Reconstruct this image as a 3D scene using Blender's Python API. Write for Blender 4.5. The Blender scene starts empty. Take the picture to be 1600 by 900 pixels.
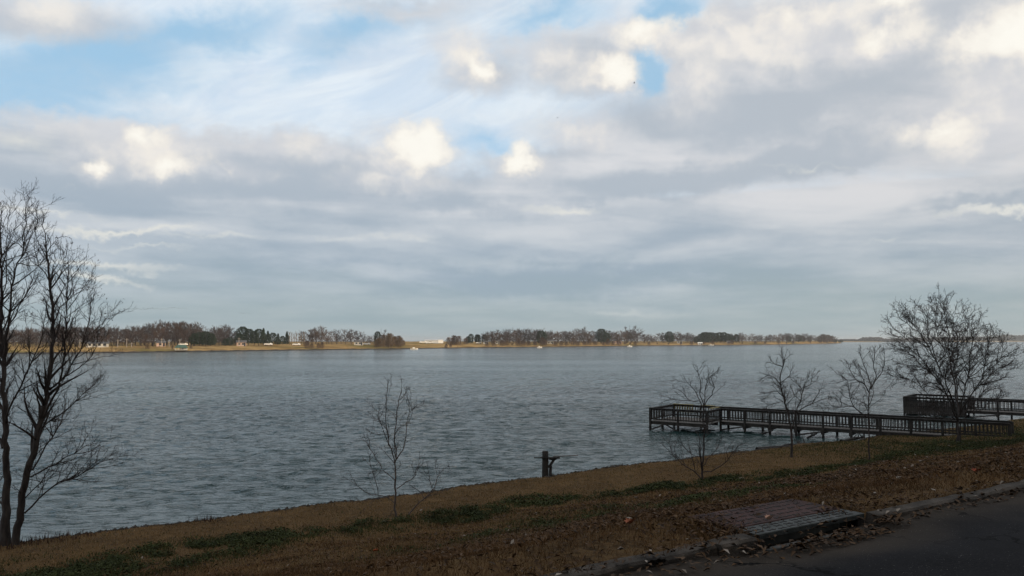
import bpy, math, random
import numpy as np
from math import radians, sin, cos, pi
from mathutils import Vector

random.seed(7); np.random.seed(7)
rng = np.random.default_rng(11)
scene = bpy.context.scene
C = scene.collection

# ------------------------------------------------------------------ camera
EYE = 6.0                       # metres above the lake
FPX = 1256.0                    # focal length for a 1600 px wide frame
HORIZON = 531.5
PITCH = math.atan((HORIZON - 450.0) / FPX)
cam_data = bpy.data.cameras.new('camera')
cam_data.sensor_width = 36.0
cam_data.lens = 36.0 * FPX / 1600.0
cam_data.clip_start = 0.1
cam_data.clip_end = 30000.0
cam = bpy.data.objects.new('camera', cam_data)
cam.location = (0, 0, EYE)
cam.rotation_euler = (pi / 2 + PITCH, 0, 0)
C.objects.link(cam)
scene.camera = cam

# ------------------------------------------------------------------ sun
SUN_EL = radians(11.0)
SUN_AZ = radians(126.0)         # from the view direction towards the right, then behind
SUN_DIR = Vector((sin(SUN_AZ) * cos(SUN_EL), cos(SUN_AZ) * cos(SUN_EL), sin(SUN_EL)))
sun_data = bpy.data.lights.new('sun', 'SUN')
sun_data.energy = 4.0
sun_data.angle = radians(0.6)
sun_data.color = (1.0, 0.78, 0.52)
sun = bpy.data.objects.new('sun', sun_data)
sun.rotation_euler = (-SUN_DIR).to_track_quat('-Z', 'Y').to_euler()
sun.location = (60, -60, 60)
C.objects.link(sun)

# ------------------------------------------------------------------ exposure
vs = scene.view_settings
vs.view_transform = 'Standard'; vs.look = 'None'; vs.exposure = 0.0; vs.gamma = 1.0
vs.use_curve_mapping = False
scene.render.engine = 'CYCLES'
scene.cycles.use_denoising = True
scene.cycles.max_bounces = 6
scene.cycles.diffuse_bounces = 3
scene.cycles.glossy_bounces = 3
scene.cycles.volume_bounces = 0
scene.cycles.sample_clamp_indirect = 4.0

# ------------------------------------------------------------------ picking points of the place
def ray(px, py):
    f = Vector((0, cos(PITCH), sin(PITCH))); u = Vector((0, -sin(PITCH), cos(PITCH)))
    return f * FPX + Vector((1, 0, 0)) * (px - 800.0) + u * (450.0 - py)

def on_z(px, py, z):
    d = ray(px, py); t = (z - EYE) / d.z
    return Vector((0, 0, EYE)) + d * t

def on_y(px, py, y):
    d = ray(px, py); t = y / d.y
    return Vector((0, 0, EYE)) + d * t

def sky_deg(px, py):
    d = ray(px, py).normalized()
    return math.degrees(math.atan2(d.x, d.y)), math.degrees(math.asin(d.z))

# ------------------------------------------------------------------ sky with broken winter cloud
world = bpy.data.worlds.new('World')
scene.world = world
world.use_nodes = True
wt = world.node_tree
wt.nodes.clear()

class NG:
    """small helper for building node graphs"""
    def __init__(self, tree): self.t = tree
    def node(self, kind, **kw):
        n = self.t.nodes.new(kind)
        for k, v in kw.items(): setattr(n, k, v)
        return n
    def put(self, sock, val):
        if val is None: return
        if isinstance(val, bpy.types.NodeSocket): self.t.links.new(val, sock)
        else:
            try: sock.default_value = val
            except Exception: sock.default_value = (*val, 1.0) if hasattr(val, '__len__') else (val, val, val)
    def m(self, op, a, b=None, c=None, clamp=False):
        n = self.node('ShaderNodeMath', operation=op, use_clamp=clamp)
        for i, v in enumerate((a, b, c)): self.put(n.inputs[i], v)
        return n.outputs[0]
    def v(self, op, a, b=None, s=None):
        n = self.node('ShaderNodeVectorMath', operation=op)
        self.put(n.inputs[0], a); self.put(n.inputs[1], b)
        if s is not None: self.put(n.inputs['Scale'], s)
        return n.outputs['Value'] if op in ('LENGTH', 'DOT_PRODUCT', 'DISTANCE') else n.outputs[0]
    def xyz(self, x, y, z):
        n = self.node('ShaderNodeCombineXYZ')
        for i, v in enumerate((x, y, z)): self.put(n.inputs[i], v)
        return n.outputs[0]
    def sep(self, v):
        n = self.node('ShaderNodeSeparateXYZ'); self.put(n.inputs[0], v)
        return n.outputs[0], n.outputs[1], n.outputs[2]
    def ss(self, x, lo, hi, a=0.0, b=1.0, kind='SMOOTHSTEP'):
        n = self.node('ShaderNodeMapRange', interpolation_type=kind)
        for i, v in enumerate((x, lo, hi, a, b)): self.put(n.inputs[i], v)
        return n.outputs[0]
    def noise(self, vec, scale, detail=5.0, rough=0.55, dist=0.0, out='Fac', dim='3D', lac=2.0):
        n = self.node('ShaderNodeTexNoise', noise_dimensions=dim)
        self.put(n.inputs['Vector'], vec); self.put(n.inputs['Scale'], scale)
        self.put(n.inputs['Detail'], detail); self.put(n.inputs['Roughness'], rough)
        self.put(n.inputs['Distortion'], dist); self.put(n.inputs['Lacunarity'], lac)
        return n.outputs[out]
    def mix(self, f, a, b, blend='MIX'):
        n = self.node('ShaderNodeMix', data_type='RGBA', blend_type=blend)
        self.put(n.inputs[0], f); self.put(n.inputs[6], a); self.put(n.inputs[7], b)
        return n.outputs[2]
    def ellipse(self, vec, cx, cy, rx, ry, rot=0.0):
        if rot:
            c, s_ = cos(rot), sin(rot)
            q = self.xyz(self.v('DOT_PRODUCT', vec, (c / rx, s_ / rx, 0)), self.v('DOT_PRODUCT', vec, (-s_ / ry, c / ry, 0)), 0.0)
            p = ((c * cx + s_ * cy) / rx, (-s_ * cx + c * cy) / ry, 0)
        else:
            q = self.v('MULTIPLY', vec, (1 / rx, 1 / ry, 0)); p = (cx / rx, cy / ry, 0)
        return self.m('SUBTRACT', 1.0, self.v('DISTANCE', q, p))

def lin(r, g, b):
    f = lambda c: (c / 255.0 / 12.92) if c <= 10 else ((c / 255.0 + 0.055) / 1.055) ** 2.4
    return (f(r), f(g), f(b))

g = NG(wt)
SKY_STRENGTH = 0.1
def bright(r, g_, b):                    # a cloud colour, given the background strength
    c = lin(r, g_, b); return (c[0] / SKY_STRENGTH, c[1] / SKY_STRENGTH, c[2] / SKY_STRENGTH, 1)

tc = g.node('ShaderNodeTexCoord').outputs['Generated']
dx, dy, dz = g.sep(tc)
az = g.m('MULTIPLY', g.m('ARCTAN2', dx, dy), 180 / pi)
el = g.m('MULTIPLY', g.m('ARCSINE', dz), 180 / pi)
zz = g.m('ADD', g.m('MAXIMUM', dz, 0.0), 0.10)
deck = g.xyz(g.m('DIVIDE', dx, zz), g.m('DIVIDE', dy, zz), 0.0)          # a flat layer seen in perspective
ang = g.xyz(az, el, 0.0)
wob = g.v('SUBTRACT', g.noise(g.xyz(g.m('MULTIPLY', az, 0.8), el, 0.0), 0.16, 5, 0.62, out='Color'), (0.5, 0.5, 0.5))
wob2 = g.v('SUBTRACT', g.noise(ang, 0.62, 4, 0.6, out='Color'), (0.5, 0.5, 0.5))
angw = g.v('ADD', g.v('ADD', ang, g.v('SCALE', wob, s=5.0)), g.v('SCALE', wob2, s=1.1))   # ragged
angs = g.v('ADD', g.v('ADD', ang, g.v('SCALE', wob, s=2.4)), g.v('SCALE', wob2, s=1.8))   # puffy
DPX = 57.3 / FPX                                                         # degrees for a pixel

def field(vec, items, soft=1.0):
    tot = None
    for (px, py, rx, ry, *rest) in items:
        rot = radians(rest[0]) if rest else 0.0
        w = rest[1] if len(rest) > 1 else 1.0
        a, e = sky_deg(px, py)
        here = vec
        if tot is not None:                          # evaluate one after the other: keeps the shader stack small
            n = g.node('ShaderNodeVectorMath', operation='MULTIPLY_ADD')
            g.put(n.inputs[0], tot); n.inputs[1].default_value = (1e-7, 0, 0); g.put(n.inputs[2], vec); here = n.outputs[0]
        s = g.ellipse(here, a, e, rx * DPX, ry * DPX, rot)
        if w != 1.0: s = g.m('MULTIPLY', s, w)
        tot = s if tot is None else g.m('MAXIMUM', tot, s)
    return g.m('MAXIMUM', tot, -0.6)

sky = g.node('ShaderNodeTexSky', sky_type='NISHITA', sun_disc=False)
sky.sun_elevation = SUN_EL
sky.sun_rotation = SUN_AZ
sky.air_density = 1.0; sky.dust_density = 0.6; sky.ozone_density = 2.0
blue = g.mix(0.80, sky.outputs[0], bright(168, 211, 242))               # thin bright air under the clouds

# high thin veil, with clear blue openings
veil_n = g.noise(g.v('MULTIPLY', g.v('ADD', deck, g.v('SCALE', wob, s=0.5)), (0.55, 1.0, 1.0)), 0.85, 6, 0.58)
fibre = g.noise(g.xyz(g.m('ADD', g.m('MULTIPLY', az, 0.55), g.m('MULTIPLY', el, 1.1)), g.m('SUBTRACT', g.m('MULTIPLY', el, 3.0), g.m('MULTIPLY', az, 1.3)), 0.0), 0.10, 5, 0.6, dist=0.8)
clear = field(angw, [(110, 110, 250, 70, 14), (40, 160, 170, 60, 5, .95), (300, 62, 210, 46, 22, .8), (560, 42, 170, 46, 12, .62),
                     (1020, 98, 52, 62), (1050, 14, 82, 46), (860, 34, 130, 52, 10, .68), (650, 20, 170, 40, 0, .5), (760, 236, 120, 34, -6, .42),
                     (180, 175, 120, 30, 8, .55), (480, 95, 110, 28, 20, .3), (-300, 60, 300, 90, 12), (2100, 60, 300, 90, 12), (800, -500, 500, 120, 12)])
veil = g.ss(g.m('SUBTRACT', g.m('ADD', g.m('ADD', g.m('MULTIPLY', veil_n, 0.7), g.m('MULTIPLY', fibre, 0.5)), 0.15), g.m('MULTIPLY', g.m('MAXIMUM', clear, 0.0), 1.15)), -0.10, 0.85)
veil_col = g.mix(g.ss(fibre, 0.3, 0.7), bright(212, 227, 243), bright(234, 243, 250))
col = g.mix(veil, blue, veil_col)

# grey cloud deck
deck_n = g.noise(g.v('ADD', g.v('MULTIPLY', deck, (0.8, 0.8, 1.0)), g.v('SCALE', wob, s=0.5)), 1.15, 6, 0.60)
streak = g.noise(g.xyz(g.m('MULTIPLY', az, 0.17), g.m('ADD', el, g.m('MULTIPLY', az, 0.03)), 3.0), 0.40, 4, 0.5, dist=0.5)
grey = field(angw, [(330, 250, 420, 62, 0), (120, 300, 420, 80, 3), (620, 330, 700, 85, 0), (1250, 190, 470, 130, 4), (1500, 120, 420, 190, 0),
                    (1180, 70, 240, 100, 0, .9), (930, 100, 160, 62, 0, .6), (760, 100, 100, 55, 0, .5), (1000, 260, 330, 75, 5), (800, 420, 1700, 150, 0), (800, 520, 2600, 130, 0),
                    (70, 28, 160, 38, 0, .5), (640, 10, 180, 26, 0, .35), (-500, 260, 500, 160, 0), (2300, 260, 500, 200, 0)])
away = g.ss(g.m('ABSOLUTE', az), 36.0, 52.0)                              # the same broken deck all the way round
high = g.ss(el, 27.0, 40.0)
grey = g.m('MAXIMUM', grey, g.m('MULTIPLY', g.m('MAXIMUM', away, high), g.m('MULTIPLY', g.m('SUBTRACT', deck_n, 0.36), 3.2)))
grey = g.m('MAXIMUM', grey, g.ss(el, 12.0, 7.5, -0.6, 1.6, 'LINEAR'))
holes = g.ss(field(angs, [(1020, 100, 40, 44), (1052, 10, 80, 36), (868, 28, 110, 26, 10, .8), (765, 232, 80, 20, 0, .7)]), 0.0, 0.55)
gm = g.ss(g.m('ADD', g.m('MULTIPLY', grey, 1.25), g.m('MULTIPLY', g.m('SUBTRACT', deck_n, 0.5), 0.9)), -0.15, 0.55)
gm = g.m('MULTIPLY', gm, g.m('SUBTRACT', 1.0, g.m('MULTIPLY', holes, 0.92)))
lum = g.m('ADD', g.m('MULTIPLY', g.m('SUBTRACT', deck_n, 0.5), 1.6), g.m('MULTIPLY', g.m('SUBTRACT', streak, 0.5), 1.3))
under = field(angw, [(1150, 172, 330, 60, -3), (1290, 250, 280, 40, 5), (520, 264, 320, 44, 0, .9), (1020, 285, 280, 34, 4), (170, 248, 150, 36, 0, .8), (330, 300, 440, 44, 2, .8), (860, 440, 440, 34, 0, .9), (1330, 140, 190, 90, 0, .7), (1450, 90, 90, 80, 0, .8), (720, 320, 320, 36, 0, .7), (1540, 320, 150, 18, 4, .8), (585, 222, 80, 40, 0, .9), (905, 150, 120, 26, 0, .7)])
lum = g.m('SUBTRACT', lum, g.m('MULTIPLY', g.ss(under, 0.0, 1.0), 0.60))
c_hi = g.mix(g.ss(lum, -0.42, 0.42), bright(181, 191, 202), bright(220, 222, 226))
c_lo = g.mix(g.ss(lum, -0.42, 0.42), bright(154, 172, 188), bright(188, 199, 208))
elw = g.m('ADD', el, g.m('MULTIPLY', g.m('SUBTRACT', streak, 0.5), 5.0))
c_deck = g.mix(g.ss(elw, 3.0, 13.0), c_lo, c_hi)
c_deck = g.mix(g.ss(elw, 1.0, 6.5, 1.0, 0.0), c_deck, g.mix(g.ss(lum, -0.5, 0.5), bright(156, 174, 181), bright(174, 187, 191)))
sunward = g.m('ADD', g.m('MULTIPLY', dx, sin(SUN_AZ)), g.m('MULTIPLY', dy, cos(SUN_AZ)))
c_deck = g.mix(g.ss(sunward, -0.75, 0.35, 0.0, 0.75), c_deck, g.mix(1.0, c_deck, (1.09, 1.015, 0.95, 1), 'MULTIPLY'))
col = g.mix(gm, col, c_deck)

# brighter openings and thin lit streaks low in the deck
gaps = field(angs, [(190, 357, 150, 9, 3), (110, 300, 130, 8, 2, .6), (320, 372, 140, 7, 0, .6), (150, 412, 160, 9, 2, .75), (150, 433, 90, 10, 0, .9), (70, 330, 130, 7, 0, .6), (240, 385, 100, 6, 0, .6),
                    (30, 225, 80, 34, 0, .9), (890, 327, 70, 8, 0, .6), (1590, 332, 110, 9, -4), (1390, 380, 90, 5, 0, .5), (1270, 262, 120, 8, -6, .5), (590, 372, 200, 8, 0, .35), (760, 490, 300, 6, 0, .3), (1480, 470, 200, 8, 0, .3), (850, 195, 70, 22, 0, .55)])
gp = g.ss(g.m('ADD', gaps, g.m('MULTIPLY', g.m('SUBTRACT', streak, 0.5), 1.6)), 0.05, 1.0)
col = g.mix(g.m('MULTIPLY', gp, 0.85), col, bright(228, 228, 222))

# sunlit heaped clouds
puffs = field(angs, [(630, 240, 100, 66, 0, 1.0), (610, 280, 110, 34, 0, .7), (235, 235, 150, 52, 0, .95), (150, 262, 50, 22, 0, .7), (370, 262, 70, 30, -12, .6), (440, 225, 170, 30, 0, .5),
                     (815, 256, 60, 30, 0, .8), (730, 84, 90, 44, -26, .95), (950, 108, 110, 46, 0, .95), (1010, 54, 110, 46, 0, 1.0), (860, 95, 90, 36, 0, .7), (905, 205, 90, 34, 0, .75),
                     (1200, 45, 330, 80, 0, 1.1), (1390, 50, 110, 56, 0, 1.0), (1565, 66, 130, 80, 5, 1.1), (1570, 130, 110, 60, 0, .8), (1490, 208, 160, 44, 4, .85), (1090, 120, 80, 70, 0, .8), (1130, 246, 50, 16, 0, .5), (60, 12, 150, 34, 0, .7)])
cores = field(angs, [(650, 226, 58, 48, 0, 1.2), (218, 208, 46, 20, 0, .72), (268, 258, 60, 22, 10, .66), (146, 258, 24, 13, 0, .7), (812, 253, 33, 30, 0, 1.1), (748, 94, 44, 19, -24, .8), (962, 108, 52, 34, 0, 1.0), (1000, 48, 64, 24, 8, .72),
                     (1572, 58, 88, 36, 6, 1.0), (1385, 52, 58, 34, 0, .68), (1240, 20, 150, 22, 0, .4), (1470, 205, 60, 18, 0, .5), (360, 264, 30, 10, -30, .4), (1390, 6, 60, 14, 0, .6)])
heap = g.noise(g.v('ADD', ang, g.v('SCALE', wob, s=2.0)), 0.28, 6, 0.58)
heap_s = g.noise(g.v('ADD', g.v('ADD', ang, g.v('SCALE', wob, s=2.0)), (0.9, 0.7, 0)), 0.26, 2, 0.5)
far_puffs = g.m('SUBTRACT', g.m('MULTIPLY', g.m('MAXIMUM', away, high), g.m('SUBTRACT', g.noise(deck, 2.2, 4, 0.55), 0.35)), 0.2)
pf = g.m('ADD', g.m('MAXIMUM', puffs, g.m('MULTIPLY', far_puffs, 3.0)), g.m('MULTIPLY', g.m('SUBTRACT', heap, 0.5), 0.85))
pm = g.ss(pf, -0.15, 0.85)
sh = g.m('MULTIPLY', g.m('SUBTRACT', heap, heap_s), 1.6)
c_puff = g.mix(g.ss(g.m('ADD', sh, g.m('MULTIPLY', pf, 0.5)), -0.1, 0.7), bright(210, 212, 217), bright(243, 238, 231))
pm = g.m('MULTIPLY', pm, g.m('SUBTRACT', 0.9, g.m('MULTIPLY', holes, 0.8)))
col = g.mix(pm, col, c_puff)
cf = g.m('ADD', g.m('ADD', cores, g.m('MULTIPLY', g.m('SUBTRACT', heap, 0.5), 0.9)), g.m('MULTIPLY', sh, 0.5))
cm = g.ss(cf, -0.08, 0.68)
col = g.mix(g.m('MULTIPLY', cm, 0.95), col, g.mix(g.ss(cf, 0.1, 0.9), bright(244, 238, 228), bright(255, 252, 243)))

bg = g.node('ShaderNodeBackground')
bg.inputs['Strength'].default_value = SKY_STRENGTH
g.put(bg.inputs['Color'], col)
wo = g.node('ShaderNodeOutputWorld')
wt.links.new(bg.outputs[0], wo.inputs['Surface'])
world.cycles.sampling_method = 'MANUAL'
world.cycles.sample_map_resolution = 512

# ------------------------------------------------------------------ helpers
MATS = {}
def material(name, build):
    if name in MATS: return MATS[name]
    m = bpy.data.materials.new(name); m.use_nodes = True
    t = m.node_tree; t.nodes.clear()
    q = NG(t); b = q.node('ShaderNodeBsdfPrincipled'); o = q.node('ShaderNodeOutputMaterial')
    t.links.new(b.outputs[0], o.inputs['Surface'])
    build(q, b); MATS[name] = m
    return m

def mottled(name, c1, c2, scale=4.0, rough=0.9, bump=0.0, bscale=30.0, stretch=(1, 1, 1), island=0.0, detail=5.0, spec=0.3):
    """two-tone noise with optional fine relief; island = how much single pieces differ"""
    def build(q, b):
        pos = q.v('MULTIPLY', q.node('ShaderNodeTexCoord').outputs['Object'], stretch)
        f = q.ss(q.noise(pos, scale, detail, 0.6), 0.3, 0.7)
        if island:
            r = q.node('ShaderNodeNewGeometry').outputs['Random Per Island']
            f = q.m('ADD', q.m('MULTIPLY', f, 1 - island), q.m('MULTIPLY', r, island))
        q.put(b.inputs['Base Color'], q.mix(f, (*c1, 1), (*c2, 1)))
        b.inputs['Roughness'].default_value = rough
        b.inputs['Specular IOR Level'].default_value = spec
        if bump:
            bp = q.node('ShaderNodeBump'); bp.inputs['Strength'].default_value = bump; bp.inputs['Distance'].default_value = 0.03
            q.put(bp.inputs['Height'], q.noise(pos, bscale, 4, 0.6)); q.put(b.inputs['Normal'], bp.outputs[0])
    return material(name, build)

def mesh_obj(name, verts, faces, mat, parent=None, loc=None, smooth=False):
    me = bpy.data.meshes.new(name)
    me.from_pydata([tuple(v) for v in verts], [], [tuple(f) for f in faces])
    if smooth: me.polygons.foreach_set('use_smooth', [True] * len(me.polygons))
    me.update()
    if mat: me.materials.append(mat)
    return link(name, me, parent, loc)

def np_mesh(name, V, F, mat, smooth=False):
    """mesh from arrays; F is (n,3) or (n,4)"""
    V = np.asarray(V, dtype=np.float32); F = np.asarray(F, dtype=np.int32); k = F.shape[1]
    me = bpy.data.meshes.new(name)
    me.vertices.add(len(V)); me.vertices.foreach_set('co', V.ravel())
    me.loops.add(F.size); me.loops.foreach_set('vertex_index', F.ravel())
    me.polygons.add(len(F)); me.polygons.foreach_set('loop_start', np.arange(0, F.size, k, dtype=np.int32))
    if smooth: me.polygons.foreach_set('use_smooth', np.ones(len(F), dtype=bool))
    me.update(calc_edges=True)
    if mat: me.materials.append(mat)
    return me

def link(name, data, parent=None, loc=None, rz=None):
    o = bpy.data.objects.new(name, data); C.objects.link(o)
    if parent: o.parent = parent
    if loc is not None: o.location = loc
    if rz is not None: o.rotation_euler = (0, 0, rz)
    return o

def tag(o, label=None, cat=None, group=None, kind=None):
    for k, v in (('label', label), ('category', cat), ('group', group), ('kind', kind)):
        if v: o[k] = v
    return o

def thing(name, loc, label, cat, group=None, rz=0.0):
    o = link(name, None, None, loc, rz); o.empty_display_size = 0.2
    return tag(o, label, cat, group)

def copy_tree(o, parent=None):
    c = o.copy(); C.objects.link(c); c.parent = parent
    for ch in list(o.children): copy_tree(ch, c)
    return c

BOXF = [(0, 3, 2, 1), (4, 5, 6, 7), (0, 1, 5, 4), (1, 2, 6, 5), (2, 3, 7, 6), (3, 0, 4, 7)]
def box_mesh(name, sx, sy, sz, mat, bevel=0.0, z0=None):
    """a board centred on x, y; z from z0 (default centred)"""
    a, b = sx / 2, sy / 2
    lo = -sz / 2 if z0 is None else z0; hi = lo + sz
    V = [(-a, -b, lo), (a, -b, lo), (a, b, lo), (-a, b, lo), (-a, -b, hi), (a, -b, hi), (a, b, hi), (-a, b, hi)]
    if bevel:
        import bmesh
        bm = bmesh.new(); vs_ = [bm.verts.new(v) for v in V]
        for f in BOXF: bm.faces.new([vs_[i] for i in f])
        bmesh.ops.bevel(bm, geom=bm.edges[:], offset=bevel, segments=1, affect='EDGES')
        me = bpy.data.meshes.new(name); bm.to_mesh(me); bm.free()
    else:
        me = bpy.data.meshes.new(name); me.from_pydata(V, [], BOXF)
    me.materials.append(mat)
    return me

class Tubes:
    """tapered branches collected into one mesh"""
    def __init__(self): self.V = []; self.F = []; self.n = 0
    def add(self, pts, rad, k=4, cap=True):
        P = np.asarray(pts, dtype=float); R = np.asarray(rad, dtype=float); n = len(P)
        T = np.gradient(P, axis=0); T /= np.maximum(np.linalg.norm(T, axis=1, keepdims=True), 1e-9)
        ref = np.array([1.0, 0.3, 0.0]) if abs(T[0][0]) < 0.8 else np.array([0.0, 0.3, 1.0])
        A = np.cross(T, ref); A /= np.maximum(np.linalg.norm(A, axis=1, keepdims=True), 1e-9)
        B = np.cross(T, A)
        an = np.arange(k) * 2 * pi / k
        ring = A[:, None, :] * np.cos(an)[None, :, None] + B[:, None, :] * np.sin(an)[None, :, None]
        self.V.append((P[:, None, :] + ring * R[:, None, None]).reshape(-1, 3))
        i = np.arange(n - 1)[:, None] * k; j = np.arange(k)[None, :]; j2 = (j + 1) % k
        self.F.append((self.n + np.stack([i + j, i + j2, i + k + j2, i + k + j], axis=-1)).reshape(-1, 4))
        self.n += n * k
    def mesh(self, name, mat): return np_mesh(name, np.concatenate(self.V), np.concatenate(self.F), mat, smooth=True)

# ------------------------------------------------------------------ materials
def water_build(q, b):
    pos = q.node('ShaderNodeTexCoord').outputs['Object']
    b.inputs['Base Color'].default_value = (0.014, 0.038, 0.037, 1)
    b.inputs['Roughness'].default_value = 0.13
    b.inputs['IOR'].default_value = 1.333
    warp = q.v('ADD', pos, q.v('SCALE', q.v('SUBTRACT', q.noise(pos, 0.35, 2, 0.5, out='Color'), (.5, .5, .5)), s=1.2))
    n1 = q.ss(q.noise(q.v('MULTIPLY', warp, (0.45, 1.45, 1)), 3.0, 3, 0.55), 0.47, 0.74)
    n0 = q.noise(q.v('MULTIPLY', pos, (0.6, 1.6, 1)), 7.5, 2, 0.6)
    n2 = q.noise(q.v('MULTIPLY', pos, (0.5, 1.0, 1)), 0.16, 2, 0.5)
    gust = q.ss(q.noise(q.v('MULTIPLY', pos, (0.5, 1.4, 1)), 0.018, 3, 0.5), 0.35, 0.65, 0.5, 1.35)
    bp = q.node('ShaderNodeBump'); bp.inputs['Distance'].default_value = 0.145
    q.put(bp.inputs['Strength'], q.m('MULTIPLY', gust, 0.9))
    q.put(bp.inputs['Height'], q.m('ADD', q.m('ADD', n1, q.m('MULTIPLY', n0, 0.24)), q.m('MULTIPLY', n2, 1.2)))
    q.put(b.inputs['Normal'], bp.outputs[0])
WATER = material('lake_water', water_build)
SOIL = mottled('wet_soil', (0.012, 0.009, 0.006), (0.045, 0.032, 0.020), 6.0, 0.8, 0.6, 25)
BARK = mottled('grey_brown_bark', (0.020, 0.016, 0.014), (0.060, 0.048, 0.041), 9.0, 0.95, 0.5, 40, (1, 1, .25))
TWIG = mottled('twig_bark', (0.022, 0.017, 0.016), (0.055, 0.040, 0.036), 3.0, 0.9)
PALEBARK = mottled('pale_sapling_bark', (0.05, 0.04, 0.033), (0.13, 0.10, 0.085), 9.0, 0.9, 0.4, 40, (1, 1, .3))
WOOD = mottled('weathered_pier_wood', (0.010, 0.009, 0.008), (0.040, 0.034, 0.029), 3.0, 0.85, 0.3, 30, (1, 6, 1))
DECKW = mottled('worn_deck_wood', (0.055, 0.050, 0.045), (0.16, 0.145, 0.13), 3.0, 0.85, 0.3, 30, (1, 1, 1))
YELLOWW = mottled('yellowish_board', (0.12, 0.10, 0.035), (0.26, 0.21, 0.08), 3.0, 0.8)
CONCRETE = mottled('old_concrete', (0.024, 0.020, 0.016), (0.090, 0.074, 0.060), 3.0, 0.95, 0.6, 60)
WHITE = mottled('white_paint', (0.68, 0.67, 0.64), (0.82, 0.81, 0.78), 2.0, 0.6)

# ------------------------------------------------------------------ the near bank: frame of reference
TH = radians(34.6)                                   # road and shore run to the right and away
UX, UY = cos(TH), sin(TH)
NX, NY = -sin(TH), cos(TH)
def uv(x, y): return x * UX + y * UY, x * NX + y * NY
def xy(u, v): return u * UX + v * NX, u * UY + v * NY
ROAD_Z = 4.30
SHORE_V = 27.0
KV = np.array([-300, 4.5, 4.62, 5.45, 7.0, 9.0, 12.0, 15.0, 18.0, 20.0, 22.0, 24.5, 26.7, 27.0, 27.1, 27.8, 30.0])
KZ = np.array([4.15, 4.15, 4.32, 4.32, 3.86, 3.28, 2.42, 1.72, 1.12, 0.80, 0.60, 0.46, 0.34, 0.27, -0.15, -0.5, -0.9])
def shore_shift(u):
    u = np.asarray(u, dtype=float)
    return np.interp(u, [-40, 2, 38, 46, 56, 70], [-.3, -.1, .80, .55, .1, .7]) + 0.09 * np.sin(u * 0.31 + 1.0) + 0.07 * np.sin(u * 0.83) + 0.04 * np.sin(u * 2.3 + 2) + 0.035 * np.sin(u * 5.1 + 1) + 0.025 * np.sin(u * 9.7) - 0.8 * np.exp(-((u - 42.0) / 2.2) ** 2)
def bank_z(u, v):
    u = np.asarray(u, dtype=float); v = np.asarray(v, dtype=float)
    w = np.clip((v - 18) / 8, 0, 1)
    z = np.interp(v - shore_shift(u) * w, KV, KZ)
    amp = np.clip((v - 4.6) / 2.5, 0, 1) * np.clip((27.2 - v) / 3, 0.25, 1)
    n = 0.050 * np.sin(u * 0.9 + v * 0.4) + 0.045 * np.sin(v * 1.3 - u * 0.35 + 1.3) + 0.03 * np.sin(u * 2.1 - v * 1.7) + 0.02 * np.sin(u * 3.7 + v * 3.1 + 2.0)
    return z + amp * n
def on_bank(px, py):
    d = ray(px, py); o = Vector((0, 0, EYE)); t = 3.0 / d.y; s = 0.02 / d.length * 1.0
    for _ in range(6000):
        p = o + d * t; u, v = uv(p.x, p.y)
        if p.z <= float(bank_z(u, v)): break
        t += s * max(1.0, d.length * t * 0.06)
    return o + d * t
def bank_at(u, v):
    x, y = xy(u, v); return Vector((x, y, float(bank_z(u, v))))

def hash_noise(x, y, f, seed=0):
    """smooth value noise for scattering"""
    x = np.asarray(x) * f + 37.1 * seed; y = np.asarray(y) * f + 11.7 * seed
    xi = np.floor(x).astype(np.int64); yi = np.floor(y).astype(np.int64); fx = x - xi; fy = y - yi
    fx = fx * fx * (3 - 2 * fx); fy = fy * fy * (3 - 2 * fy)
    def h(a, b):
        n = (a * 374761393 + b * 668265263 + seed * 982451653) & 0xffffffff
        n = ((n ^ (n >> 13)) * 1274126177) & 0xffffffff
        return ((n ^ (n >> 16)) & 0xffff) / 65535.0
    return (h(xi, yi) * (1 - fx) + h(xi + 1, yi) * fx) * (1 - fy) + (h(xi, yi + 1) * (1 - fx) + h(xi + 1, yi + 1) * fx) * fy

# ------------------------------------------------------------------ lake: one sheet to the horizon, waves near by
azs = np.concatenate([np.linspace(-80, -37, 30)[:-1], np.linspace(-37, 37, 330), np.linspace(37, 80, 30)[1:]])
rs = np.concatenate([17 * np.exp(np.arange(0, 640) * 0.0042), 17 * math.exp(640 * 0.0042) * np.exp(np.linspace(0, math.log(48), 70))])
A, Rr = np.meshgrid(np.radians(azs), rs)
X = Rr * np.sin(A); Y = Rr * np.cos(A); Z = np.zeros_like(X)
wr = np.random.default_rng(5)
for i in range(70):
    L = 0.6 * (1.9 / 0.6) ** wr.random()
    th = radians(-100) + wr.normal(0, 0.30)
    k = 2 * pi / L
    a = 0.0046 * L ** 0.75 * (0.5 + wr.random())
    ph = k * (X * cos(th) + Y * sin(th)) + wr.random() * 2 * pi
    s = np.sin(ph)
    fade = np.clip(1.6 - Rr * 0.0085 / L, 0, 1)
    Z += a * fade * (s + 0.35 * np.cos(2 * ph))
patch = 0.7 + 0.6 * hash_noise(X.ravel(), Y.ravel(), 0.06, 3).reshape(X.shape)
Z *= patch
u_, v_ = uv(X, Y)
Z *= np.clip((v_ - 26.8) / 6.0, 0.25, 1.0)            # calmer at the bank
nr, nc = X.shape
i = np.arange(nr - 1)[:, None] * nc; j = np.arange(nc - 1)[None, :]
F = np.stack([i + j, i + j + 1, i + nc + j + 1, i + nc + j], axis=-1).reshape(-1, 4)
lake = link('lake', np_mesh('lake', np.stack([X, Y, Z], -1).reshape(-1, 3), F, WATER, smooth=True))
tag(lake, 'wind-ruffled grey blue water of the wide lake', kind='structure')

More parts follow.
